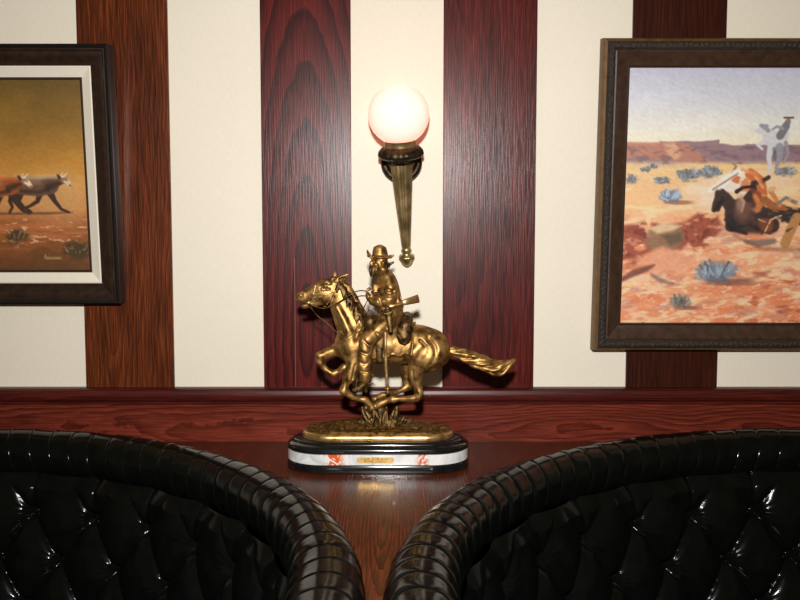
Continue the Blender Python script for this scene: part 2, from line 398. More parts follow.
# ------------------------------------------------------------------ framed paintings
def frame_ring(w, h, prof, name, m, parent, sm=25):
    """prof: list of (inset from the outer edge, height in front of the wall) swept round a w x h rectangle; local x right, z up, -y front"""
    b = MB(); k = len(prof)
    V = []
    for sx, sz in ((-1, 0), (1, 0), (1, 1), (-1, 1)):
        for d, y in prof:
            V.append((sx*(w/2-d), -y, d if sz == 0 else h-d))
    F = []
    for c in range(4):
        e = (c+1) % 4
        for j in range(k):
            q = (j+1) % k; F.append((c*k+j, c*k+q, e*k+q, e*k+j))
    b.add(V, F); o = b.build(name, m, parent); smooth_by_angle(o, sm)
    return o

def vnoise(U, V, sx, sy, seed):
    r = np.random.default_rng(seed); n = 64; g = r.random((n, n))
    x = U/sx+17.3; y = V/sy+9.1; xi = np.floor(x).astype(int); yi = np.floor(y).astype(int); fx = x-xi; fy = y-yi
    fx = fx*fx*(3-2*fx); fy = fy*fy*(3-2*fy)
    a = g[xi % n, yi % n]; bb = g[(xi+1) % n, yi % n]; c = g[xi % n, (yi+1) % n]; d = g[(xi+1) % n, (yi+1) % n]
    return (a*(1-fx)+bb*fx)*(1-fy)+(c*(1-fx)+d*fx)*fy
def fbm(U, V, sx, sy, seed, o=4):
    t = 0; amp = .5
    for i in range(o): t = t+amp*vnoise(U, V, sx/2**i, sy/2**i, seed+i); amp *= .5
    return t/(1-.5**o)
class Canvas:
    def __init__(s, u0, u1, v0, v1, step):
        s.u = np.arange(u0, u1+step/2, step); s.v = np.arange(v0, v1+step/2, step)
        s.U, s.V = np.meshgrid(s.u, s.v, indexing='ij'); a, b_ = s.U, s.V
        s.U = a+3.0*(fbm(a, b_, 7, 6, 71, 3)-.5); s.V = b_+3.0*(fbm(a, b_, 6, 7, 83, 3)-.5); s.C = np.zeros(s.U.shape+(3,))
    def put(s, col, mask):
        s.C += (np.array(col, float)-s.C)*np.clip(mask, 0, 1)[..., None]
    def grad(s, stops, W=None):
        W = s.V if W is None else W
        ps = [p for p, _ in stops]
        s.C = np.stack([np.interp(W, ps, [c[i] for _, c in stops]) for i in range(3)], -1)
    def ell(s, cx, cy, rx, ry, soft=.25, wob=0, seed=1):
        d = np.sqrt(((s.U-cx)/rx)**2+((s.V-cy)/ry)**2)
        if wob: d = d+wob*(fbm(s.U, s.V, rx*.5, ry*.5, seed)-.5)
        return np.clip((1-d)/soft+.5, 0, 1)
    def chain(s, pts, soft=.8):
        """tapered strokes: (x, y, r)"""
        D = np.full(s.U.shape, 1e3)
        for (x0, y0, r0), (x1, y1, r1) in zip(pts[:-1], pts[1:]):
            dx, dy = x1-x0, y1-y0; t = np.clip(((s.U-x0)*dx+(s.V-y0)*dy)/(dx*dx+dy*dy+1e-9), 0, 1)
            D = np.minimum(D, np.hypot(s.U-x0-t*dx, s.V-y0-t*dy)-(r0+(r1-r0)*t))
        return np.clip(.5-D/soft, 0, 1)
    def poly(s, pts, soft=1.0):
        inside = np.zeros(s.U.shape, bool); D = np.full(s.U.shape, 1e3); n = len(pts)
        for i in range(n):
            (x0, y0), (x1, y1) = pts[i], pts[(i+1) % n]
            dx, dy = x1-x0, y1-y0; t = np.clip(((s.U-x0)*dx+(s.V-y0)*dy)/(dx*dx+dy*dy+1e-9), 0, 1)
            D = np.minimum(D, np.hypot(s.U-x0-t*dx, s.V-y0-t*dy))
            cr = ((y0 > s.V) != (y1 > s.V)) & (s.U < (x1-x0)*(s.V-y0)/(y1-y0+1e-9)+x0)
            inside ^= cr
        return np.clip(.5+np.where(inside, D, -D)/soft, 0, 1)
    def mesh(s, w, h, z0, y, m, parent, gain):
        nu, nv = s.U.shape
        X = (s.U-s.u[0])/(s.u[-1]-s.u[0])*w-w/2; Z = z0+h-(s.V-s.v[0])/(s.v[-1]-s.v[0])*h
        V = np.stack([X, np.full_like(X, -y), Z], -1).reshape(-1, 3); n = len(V)
        ii, jj = np.meshgrid(np.arange(nu-1), np.arange(nv-1), indexing='ij')
        F = np.stack([ii*nv+jj, ii*nv+jj+1, (ii+1)*nv+jj+1, (ii+1)*nv+jj], -1).reshape(-1, 4)
        # stretcher depth behind the painted face
        B = np.array([(sx*w/2, -y+.012, z) for sx, z in ((-1, z0+h), (-1, z0), (1, z0), (1, z0+h))])
        c = [0, nv-1, nu*nv-1, (nu-1)*nv]
        Q = np.array([(c[i], n+i, n+(i+1) % 4, c[(i+1) % 4]) for i in range(4)]+[(n+3, n+2, n+1, n)])
        o = mesh_np('canvas', np.vstack([V, B]), [F, Q], m, parent)
        st = fbm(s.U+.7*s.V, s.V-.7*s.U, 5, 1.6, 91, 3)-.5; s.C = s.C*(1+.09*st)[..., None]+(fbm(s.U, s.V, 3, 2, 95, 2)-.5)[..., None]*11
        col = s.C/255.0; col = np.where(col > .04045, ((np.clip(col, 0, 1)+.055)/1.055)**2.4, col/12.92)*gain
        col = np.clip(col, 0, .92).reshape(-1, 3)
        col = np.vstack([np.hstack([col, np.ones((len(col), 1))]), np.tile([.4, .35, .3, 1], (4, 1))]).astype(np.float32)
        a = o.data.color_attributes.new('paint', 'FLOAT_COLOR', 'POINT'); a.data.foreach_set('color', col.ravel())
        return o

# --- left: cattle on a golden plain
def paint_left():
    c = Canvas(-165, 87, 81, 270, .66); U, V = c.U, c.V
    c.grad([(81, (100, 74, 18)), (125, (136, 98, 28)), (160, (178, 124, 44)), (185, (196, 138, 66)), (208, (178, 112, 56)), (216, (158, 92, 44)), (245, (126, 70, 28)), (270, (92, 54, 20))])
    c.C *= (1+.22*(fbm(U, V, 34, 22, 3)-.5))[..., None]
    c.put((205, 160, 104), .55*c.ell(62, 198, 26, 24, 1.0, .5, 5)); c.put((200, 150, 92), .4*c.ell(10, 202, 40, 14, 1.0, .5, 6))
    c.put((186, 108, 62), .6*np.clip((fbm(U, V, 30, 4, 21)-.52)*7, 0, 1)*np.clip((V-211)/6, 0, 1)*np.clip((252-V)/12, 0, 1))
    c.put((226, 176, 128), .75*np.clip((fbm(U, V, 9, 2.6, 31)-.66)*12, 0, 1)*np.clip((V-213)/3, 0, 1)*np.clip((250-V)/8, 0, 1))
    c.put((90, 56, 18), .55*np.clip((fbm(U, V, 22, 9, 41)-.5)*6, 0, 1)*np.clip((V-228)/14, 0, 1))
    c.put((80, 42, 20), .7*c.chain([(-165, 213, 1), (0, 212.5, 1), (50, 212, 1.2), (72, 211, .4)], 2))
    DB, MD, LT, CR = (58, 36, 24), (112, 72, 48), (196, 150, 108), (232, 210, 176)
    def cow(x, y, body, top, face, s=1.0):
        P = lambda pts: [(x+a*s, y+bq*s, r*s) for a, bq, r in pts]
        for leg in ([(26, 0, 4), (23, 8, 2.6), (15, 13, 1.8), (8, 15, 1.5)], [(36, 0, 4.4), (40, 8, 2.8), (46, 16, 1.9), (53, 19, 1.5)], [(6, 0, 5.4), (4, 8, 3), (9, 14, 2.0), (16, 18.5, 1.6)], [(0, -2, 4.5), (-4, 8, 2.6), (-2, 14, 1.8), (-5, 19, 1.5)]):
            c.put(DB, c.chain(P([(a_, b_, r_*.8) for a_, b_, r_ in leg]), 1.2))
        c.put(body, c.chain(P([(-2, -8, 7.5), (8, -8, 9.6), (24, -6.5, 9.6), (36, -8, 8.8)]), 1.5))
        c.put(body, c.chain(P([(36, -10, 6.5), (44, -12, 4.5), (50, -13, 3.4)]), 1.5))
        c.put(top, .7*c.chain(P([(-4, -14, 2), (8, -15.5, 2.2), (24, -15, 2.0), (36, -16, 1.6), (46, -15.5, 1.2)]), 3))
        c.put(MD, .5*c.chain(P([(4, -8, 3), (14, -9, 3)]), 4)); c.put(DB, .8*c.chain(P([(8, -2, 1.6), (24, -1, 1.6), (34, -3, 2)]), 2.5))
        c.put((150, 112, 82), .6*c.chain(P([(2, -12, 3), (14, -11, 3.4), (26, -11, 2.6)]), 4)); c.put((40, 24, 16), .7*c.chain(P([(34, -6, 3.2), (40, -8, 3), (46, -10, 1.6)]), 3)); c.put(face, c.chain(P([(50, -14, 3.1), (53.5, -11, 2.5), (55.5, -8.4, 1.9)]), 1.2))
        c.put(DB, c.chain(P([(46, -15, 1.8), (44, -18, .8)]), 1)); c.put(CR, .8*c.chain(P([(49, -16, .8), (52, -18.5, .6), (54, -20.5, .3)]), 1)); c.put(CR, .8*c.chain(P([(48, -16, .8), (48, -19, .6), (49.5, -21, .3)]), 1)); c.put(MD, .7*c.chain(P([(47, -13, 2.4), (52, -14.5, 1.2)]), 2)); c.put(DB, .8*c.chain(P([(55.6, -7.8, .9), (56.4, -7.6, .6)]), 1)); c.put(DB, .8*c.chain(P([(52.5, -13, .6), (53, -12.6, .5)]), .8))
    cow(-102, 192, (120, 66, 34), (200, 130, 80), (220, 190, 150), .95)
    cow(15.5, 192, (98, 66, 46), (208, 180, 144), (206, 180, 146))
    cow(-23, 193, (150, 76, 34), (206, 112, 52), (232, 206, 170), 1.0)
    for (x, y, rx, ry) in ((17, 235, 11, 6), (76, 249, 15, 8)):
        c.put((66, 48, 24), .85*c.ell(x, y, rx, ry, .5, 1.2, int(x)))
        for i in range(26):
            a = random.uniform(-1, 1); xx = x+a*rx*.8; yy = y-ry*.1+random.uniform(-1, 1)*ry*.6
            c.put((168, 136, 92) if i % 2 else (48, 34, 18), .7*c.chain([(xx, yy, .5), (xx+a*2.5, yy-2.5, .2)], .9))
    for i, x in enumerate(np.arange(42, 58, 2.1)):      # a small pale signature scrawl
        c.put((214, 176, 118), .75*c.chain([(x, 258, .3), (x+1.0, 256 if i else 253.5, .3), (x+1.8, 258, .3)], .8))
    return c
# --- right: riders and a fallen horse in red desert
def paint_right():
    c = Canvas(627, 977, 67, 322, .62); U, V = c.U, c.V
    c.grad([(67, (176, 176, 190)), (100, (196, 196, 202)), (125, (216, 212, 200)), (138, (224, 214, 190)), (160, (206, 176, 142)), (170, (216, 178, 128)), (200, (226, 178, 128)), (235, (222, 158, 118)), (322, (212, 134, 92))])
    c.C *= (1+.06*(fbm(U, V, 60, 12, 2)-.5)*(V < 140))[..., None]
    # far mesas
    ridge = 143-3.5*fbm(U, V*0, 26, 9, 8)-4*((U > 660) & (U < 720))
    c.put((140, 112, 116), np.clip((V-ridge)/1.5, 0, 1)*np.clip((163-V)/6, 0, 1))
    c.put((176, 118, 96), c.poly([(620, 139), (650, 139.5), (676, 139), (690, 142), (700, 149), (712, 158), (690, 159), (660, 157), (640, 153), (620, 157)], 2)*.9)
    c.put((208, 160, 128), .8*c.poly([(664, 141), (676, 140), (684, 152), (676, 157), (668, 150)], 3))
    c.put((110, 84, 92), .6*np.clip((fbm(U, V, 12, 5, 13)-.55)*8, 0, 1)*(V > 141)*(V < 161))
    c.put((228, 190, 128), .8*np.clip((V-158)/4, 0, 1)*np.clip((176-V)/10, 0, 1)*np.clip((fbm(U, V, 40, 4, 12)-.35)*5, 0, 1))
    # broken colour in the sand
    c.put((238, 204, 160), .7*np.clip((fbm(U+V*.6, V, 24, 6, 17)-.52)*7, 0, 1)*np.clip((V-166)/8, 0, 1))
    c.put((206, 112, 70), .6*np.clip((fbm(U-V*.5, V, 26, 8, 19)-.55)*7, 0, 1)*np.clip((V-205)/20, 0, 1))
    c.put((236, 178, 150), .6*np.clip((fbm(U+V, V, 10, 5, 23)-.58)*8, 0, 1)*np.clip((V-215)/10, 0, 1))
    c.put((170, 120, 110), .5*np.clip((fbm(U+.5*V, V, 18, 6, 37)-.57)*8, 0, 1)*np.clip((V-205)/15, 0, 1)); c.put((246, 206, 168), .6*np.clip((fbm(U-.8*V, V+.3*U, 8, 3, 39)-.60)*10, 0, 1)*np.clip((V-225)/10, 0, 1))
    # dust
    c.put((226, 204, 182), .75*c.ell(716, 190, 26, 16, 1.0, .9, 14)); c.put((222, 196, 168), .6*c.ell(776, 178, 24, 8, 1, .8, 15))
    # red cut bank
    c.put((148, 72, 52), .95*c.poly([(620, 222), (640, 220), (652, 216), (668, 222), (690, 218), (702, 209), (722, 212), (728, 224), (718, 238), (704, 250), (694, 240), (680, 252), (668, 244), (650, 252), (640, 262), (620, 270)], 4)*np.clip((fbm(U, V, 12, 7, 27)-.30)*6, 0, 1))
    c.put((112, 46, 36), .8*np.clip((fbm(U, V, 7, 6, 29)-.52)*8, 0, 1)*c.poly([(620, 226), (690, 222), (706, 212), (722, 216), (712, 236), (690, 240), (650, 246), (620, 260)], 6))
    c.put((196, 128, 98), .75*np.clip((fbm(U+V, V-U*.4, 9, 4, 33)-.58)*9, 0, 1)*c.poly([(620, 232), (700, 232), (690, 252), (640, 276), (620, 280)], 8))
    c.put((140, 106, 76), .9*c.poly([(654, 226), (668, 221), (686, 223), (690, 234), (682, 246), (668, 243), (656, 248), (650, 238)], 4)); c.put((208, 176, 136), c.poly([(654, 225), (667, 219), (687, 222), (678, 227), (662, 230)], 3)); c.put((92, 74, 54), .8*c.poly([(666, 232), (686, 229), (688, 238), (676, 242)], 4)); c.put((216, 150, 116), .8*c.poly([(640, 256), (664, 246), (684, 247), (700, 256), (690, 268), (656, 270)], 6))
    c.put((96, 50, 40), .8*c.chain([(626, 278, 2), (640, 270, 3.5), (652, 266, 3), (660, 262, 1)], 3)); c.put((104, 84, 84), .7*c.chain([(658, 272, 1.5), (668, 278, 2.5), (680, 281, 1)], 3))
    # sage bushes
    def bush(x, y, rx, ry, n, dark=(84, 92, 104), light=(158, 170, 182), sh=True):
        if sh: c.put((134, 84, 70), .7*c.ell(x+rx*.7, y+ry*.75, rx*1.1, ry*.28, .6, .6, int(x)))
        c.put(dark, .8*c.ell(x, y, rx*.8, ry*.75, .6, 1.1, int(x)+3))
        for i in range(n):
            a = random.uniform(-1.45, 1.35); L = random.uniform(.25, 1.12)
            x0, y0 = x+a*rx*.45+random.uniform(-.2, .2)*rx, y+ry*random.uniform(.1, .7)
            x1, y1 = x+math.sin(a)*rx*L, y+ry*.5-math.cos(a)*ry*1.5*L
            k = random.random(); cc = [dark[j]*(1-k)+light[j]*k for j in range(3)]
            c.put(cc, .9*c.chain([(x0+(x1-x0)*.45, y0+(y1-y0)*.45, .4+.02*rx), (x1, y1, .45+.045*rx)], 1))
    for a in ((634, 176, 8, 5, 14), (664, 177, 9, 5, 16), (648, 166, 6, 3.5, 8), (690, 172, 14, 7, 26), (712, 169, 13, 7, 24), (656, 163, 5, 3, 6), (788, 168, 12, 6, 16), (840, 172, 14, 7, 16)): bush(*a, light=(176, 180, 186), sh=False)
    bush(674, 193, 13, 8, 40, (92, 104, 124), (176, 190, 206)); bush(724, 270, 22, 13, 70); bush(688, 300, 12, 8, 34, (76, 76, 70), (150, 148, 138)); bush(880, 285, 20, 12, 40)
    c.put((120, 74, 62), .5*c.chain([(735, 280, 2), (760, 276, 2), (778, 268, 1.2)], 4))
    # pale horse and its rider far off
    G1, G2, G3 = (196, 194, 196), (140, 138, 146), (92, 90, 98)
    c.put(G1, c.chain([(772, 136, 8), (778, 140, 7), (784, 132, 5)], 2)); c.put(G1, c.chain([(770, 134, 6), (764, 130, 3.5), (758, 128, 3)], 2)); c.put(G2, c.chain([(768, 128, 2), (760, 123, 1.5), (766, 124, 2)], 1.5))
    for l in ([(772, 144, 4), (770, 154, 2.6), (772, 164, 1.6), (770, 170, 1.3)], [(780, 144, 4), (781, 154, 2.6), (778, 164, 1.6), (779, 171, 1.3)], [(766, 138, 2.5), (758, 142, 1.6), (763, 146, 1.2)]): c.put(G2 if l[0][0] > 775 else G1, c.chain(l, 1.5))
    c.put(G3, .7*c.chain([(775, 146, 2), (776, 156, 1.2)], 2)); c.put(G2, c.chain([(786, 140, 2), (789, 150, 1.5), (785, 160, .6)], 1.5))
    c.put((112, 108, 112), c.chain([(780, 133, 4), (785, 124, 4), (787, 119, 2.6)], 1.5)); c.put((150, 112, 92), c.chain([(787, 118, 1.8), (787.5, 117, 1.6)], 1)); c.put((92, 72, 64), c.chain([(783, 115.5, .9), (792, 115.5, .9)], 1))
    c.put(G2, c.chain([(782, 126, 1.5), (776, 124, 1.2), (772, 127, 1)], 1.2))
    # steer behind, white and orange
    c.put((222, 206, 190), c.chain([(728, 180, 8), (742, 177, 12), (754, 180, 11)], 2)); c.put((188, 100, 52), c.chain([(752, 170, 5), (762, 178, 6), (765, 190, 6), (760, 200, 6)], 2)); c.put((200, 118, 66), .9*c.ell(749, 182, 5, 7, .4, 1.0, 44))
    c.put((190, 98, 46), .9*c.ell(738, 176, 5, 4, .4, .8, 4)); c.put((228, 214, 196), c.chain([(728, 178, 4), (718, 184, 3), (712, 188, 2)], 1.5)); c.put((150, 110, 84), c.chain([(734, 170, 1.5), (738, 163, 1), (734, 160, .5)], 1.2))
    # fallen dark horse
    H1, H2, H3 = (58, 38, 34), (108, 74, 60), (160, 122, 100)
    c.put(H1, c.chain([(736, 222, 6), (744, 210, 15), (752, 208, 15), (764, 214, 12), (776, 222, 9)], 2)); c.put(H1, c.chain([(736, 204, 7), (728, 194, 6), (723, 190, 5)], 2)); c.put(H1, c.chain([(724, 190, 5), (720, 200, 3.8), (718, 206, 2.6)], 1.5)); c.put((34, 24, 24), c.chain([(726, 196, 2.5), (722, 206, 2)], 2))
    c.put(H2, .9*c.ell(748, 206, 9, 11, .8, .4, 6)); c.put(H3, .7*c.ell(744, 200, 4, 7, .9, .4, 7)); c.put((30, 22, 22), .8*c.chain([(735, 224, 3), (750, 226, 3.5), (768, 226, 4)], 4)); c.put(H3, .6*c.chain([(758, 206, 2), (768, 210, 2), (776, 218, 1.4)], 3)); c.put((34, 24, 22), .7*c.chain([(734, 212, 2), (740, 222, 2)], 2.5)); c.put(H1, c.chain([(752, 194, 4.5), (757, 186, 3.2), (756, 180, 2.6), (766, 177, 2.0), (771, 174, 2.2)], 1.5)); c.put((44, 28, 24), c.chain([(740, 188, 2.2), (746, 184, 1.6), (756, 183, 1.6)], 1.2))
    c.put((204, 118, 60), .9*c.chain([(760, 192, 4), (764, 200, 4), (762, 206, 3)], 3))
    c.put((236, 226, 214), .9*c.chain([(722, 184, 2.5), (736, 170, 3), (748, 167, 2)], 3)); c.put((120, 86, 66), .7*c.chain([(716, 186, 1), (728, 178, 1), (740, 170, .8)], 1.5)); c.put((214, 132, 78), .8*c.chain([(744, 166, 1.6), (756, 170, 2), (764, 178, 1.6)], 2))
    c.put((122, 58, 34), .8*c.chain([(754, 186, 1.5), (762, 190, 2), (768, 200, 1.5)], 2)); c.put((238, 168, 108), .7*c.chain([(758, 174, 1), (766, 184, 1.2)], 1.5))
    c.put((26, 18, 18), .8*c.chain([(730, 216, 1.5), (738, 226, 2), (752, 230, 1.6)], 2)); c.put((196, 168, 150), .6*c.chain([(742, 192, 1), (748, 198, 1.4), (746, 208, 1)], 2)); c.put((84, 58, 48), .8*c.chain([(756, 214, 2.5), (764, 220, 2.5)], 3)); c.put((30, 22, 22), .9*c.chain([(722, 199, 1), (719, 207, 1.4)], 1))
    # gear, thrown rider
    c.put((54, 40, 38), c.chain([(766, 214, 6), (780, 206, 6), (796, 212, 8), (830, 216, 10)], 2)); c.put((150, 86, 44), c.chain([(768, 196, 4), (776, 202, 4), (788, 204, 3)], 2)); c.put((188, 122, 66), c.chain([(774, 188, 2.6), (780, 196, 2), (784, 202, 2)], 1.2)); c.put((206, 158, 110), c.chain([(774, 186, 2.4), (777, 185, 2.2)], 1))
    c.put((120, 112, 104), c.chain([(782, 200, 1.6), (790, 194, 1.6), (800, 200, 1.4)], 1.2)); c.put((176, 124, 72), c.chain([(802, 214, 5), (797, 226, 5), (792, 240, 5)], 1.5)); c.put((120, 64, 40), c.ell(772, 222, 7, 8, .5, .6, 9)); c.put((214, 168, 120), .9*c.chain([(770, 230, .8), (776, 216, .8), (786, 212, .8)], .9))
    c.put((214, 172, 122), c.chain([(820, 200, 8), (850, 206, 9), (870, 220, 6)], 2)); c.put((92, 60, 44), c.chain([(815, 230, 6), (850, 236, 5), (880, 240, 3)], 2))
    for i in range(22):
        xx = random.uniform(762, 812); yy = random.uniform(190, 236); a = random.uniform(-.6, .9); L = random.uniform(3, 8)
        c.put(random.choice(((46, 34, 34), (98, 64, 44), (160, 104, 60), (110, 104, 100), (70, 46, 36), (196, 148, 98))), .8*c.chain([(xx, yy, random.uniform(.7, 1.8)), (xx+L*math.cos(a), yy+L*math.sin(a), .5)], 1.2))
    c.put((96, 84, 82), .75*c.chain([(752, 238, 2), (764, 240, 3.5), (780, 238, 3)], 3)); c.put((126, 84, 56), .55*c.chain([(740, 232, 1), (770, 246, 2), (800, 246, 2.5), (860, 248, 2)], 3))
    c.put((156, 68, 44), .55*np.clip((fbm(U, V, 16, 5, 51)-.6)*9, 0, 1)*np.clip((V-262)/8, 0, 1)*np.clip((U-740)/20, 0, 1))
    return c

def picture_left():
    W, H = .79, .622; fw = .052
    x1 = -.686; root = empty('framed_painting', (x1-W/2, -.004, .353), 'framed oil painting of cattle on a golden plain, pale linen liner, left wall', 'painting', (math.radians(4.5), 0, 0), 'western paintings on the wall')
    frame_ring(W, H, [(.0, 0), (.0, .012), (.002, .032), (.007, .040), (.014, .041), (.018, .037), (.022, .037), (.030, .034), (.040, .028), (.046, .025), (.052, .024), (.052, 0)], 'frame_moulding', M_frame_l, root)
    frame_ring(W-.036*2/2, H-.036, [(-.0165, .033), (-.0168, .043), (-.013, .0455), (-.008, .0435), (-.005, .038), (-.005, .033)], 'black_bead', M_frame_k, root).location = (0, 0, .018)
    b = .050; frame_ring(W-2*b, H-2*b, [(0, .004), (0, .0245), (.003, .026), (.022, .015), (.027, .013), (.027, .004)], 'linen_liner', M_linen, root).location = (0, 0, b)
    b = .0755; frame_ring(W-2*b, H-2*b, [(0, .005), (0, .014), (.002, .0155), (.0055, .0145), (.0065, .009), (.0065, .005)], 'inner_fillet', M_fillet, root).location = (0, 0, b)
    b = .080; paint_left().mesh(W-2*b, H-2*b, b, .0105, M_paintL, root, 1.12)
picture_left()
def picture_right():
    W, H = .98, .752
    x0 = .477; root = empty('framed_painting', (x0+W/2, -.004, .236), 'framed oil painting of a fallen horse in red desert, carved dark frame', 'painting', (math.radians(4.3), 0, 0), 'western paintings on the wall')
    frame_ring(W, H, [(.004, 0), (.0, .004), (.001, .03), (.004, .040), (.010, .043), (.012, .036), (.012, 0)], 'gilt_edge', M_gilt, root)
    o = frame_ring(W-.024, H-.024, [(-.003, .034), (-.002, .044), (.004, .050), (.012, .049), (.017, .043), (.018, .034)], 'carved_border', M_carved, root); o.location = (0, 0, .012)
    # leaf bumps carved along the border
    b = MB()
    for (ax, L, fx) in (('x', W, 0), ('x', W, H), ('z', H, -W/2), ('z', H, W/2)):
        n = int(L/.012)
        for i in range(2, n-1):
            t = i/n*L; d = .019+random.uniform(-.0015, .0015); sgn = 1 if fx <= 0 else -1
            P = (t-W/2, 0, fx+sgn*d) if ax == 'x' else (fx+sgn*d, 0, t)
            rx, rz = ((.0095, .0050) if ax == 'x' else (.0050, .0095))
            k = random.uniform(.6, 1.25)
            M = Matrix.Translation((P[0], -.0475, P[2])) @ Matrix.Rotation(random.uniform(-.9, .9), 4, 'Y') @ Matrix.Diagonal((rx*k, .0042, rz*k, 1))
            b.lathe([(.25, -.97), (.7, -.7), (1, 0), (.7, .7), (.25, .97)], 8, M)
    b.build('carved_leaves', M_carved, root, True)
    bb = .030; frame_ring(W-2*bb, H-2*bb, [(-.002, .004), (-.002, .040), (.003, .042), (.008, .038), (.026, .027), (.034, .024), (.034, .004)], 'inner_moulding', M_frame_r, root).location = (0, 0, bb)
    bb = .063; frame_ring(W-2*bb, H-2*bb, [(0, .006), (0, .026), (.0025, .0275), (.005, .026), (.0062, .018), (.0062, .006)], 'inner_fillet', M_fillet, root).location = (0, 0, bb)
    bb = .067; paint_right().mesh(W-2*bb, H-2*bb, bb, .020, M_paintR, root, 1.25)
picture_right()

# ------------------------------------------------------------------ wall lamp
def wall_lamp():
    root = empty('wall_lamp', (.017, 0, .460), 'lit white globe torch sconce on the cream wall above the statue', 'lamp')
    # the torch leans out from the wall and a little to the left
    B = Vector((.0, -.022, .0)); T = Vector((-.020, -.122, .335))
    ax = (T-B).normalized(); q = Vector((0, 0, 1)).rotation_difference(ax).to_matrix().to_4x4()
    M = Matrix.Translation(B) @ q
    L = .249                                     # fluted shaft
    n = 72; flute = lambda a, j, z: 1+.09*(abs(math.sin(a*7))-.6)
    b = MB(); b.lathe([(.0085, .028), (.0105, .035)]+[(.0110+.0155*t, .035+(L-.035)*t) for t in np.linspace(.02, 1, 14)]+[(.0265, L+.004)], n, M, flute); o = b.build('torch_shaft', M_brass, root, True)
    b = MB(); b.lathe([(.0008, -.019), (.006, -.017), (.0115, -.010), (.015, -.001), (.0185, .006), (.0165, .010), (.010, .013), (.0105, .02), (.0130, .024), (.011, .028), (.0095, .031)], 40, M, lambda a, j, z: 1+(.12*abs(math.sin(a*4)) if z < .012 else 0)); b.build('finial', M_brass, root, True)
    b = MB(); b.lathe([(.022, L-.009), (.034, L-.006), (.036, L+.001), (.033, L+.006)], 96, M, lambda a, j, z: 1+.05*math.cos(a*32)); b.lathe([(.030, L+.004), (.046, L+.006), (.053, L+.013), (.052, L+.020), (.045, L+.029), (.038, L+.033)], 96, M, lambda a, j, z: 1+.045*abs(math.sin(a*9))); b.build('crown', M_brass_d, root, True)
    b = MB(); b.lathe([(.037, L+.029), (.0395, L+.031), (.0385, L+.036), (.0385, L+.049), (.041, L+.051), (.040, L+.053), (.032, L+.053)], 64, M); b.build('collar', M_brass, root, True)
    g = MB(); R = .0715; n = 40
    g.lathe([(max(R*math.sin(a), .0003), L+.046+R*.87-R*math.cos(a)) for a in np.linspace(.55, PI, n)], 64, M); g.build('globe', M_globe, root, True)
    # ring bracket against the wall with its back plate
    rb = MB(); c = Vector((-.0135, -.030, .238)); rr = .0415
    rb.tube([c+Vector((rr*math.cos(a), -.006*math.sin(a), rr*math.sin(a))) for a in np.linspace(0, 2*PI, 49)], .0092, 14); rb.build('ring_bracket', M_brass_d, root, True)
    pb = MB(); pb.lathe([(.026, 0), (.028, .004), (.026, .009), (.012, .013), (.011, .075)], 40, Matrix.Translation((-.0165, 0, .268)) @ Matrix.Rotation(PI/2, 4, 'X')); pb.build('wall_plate', M_brass_d, root, True)
wall_lamp()

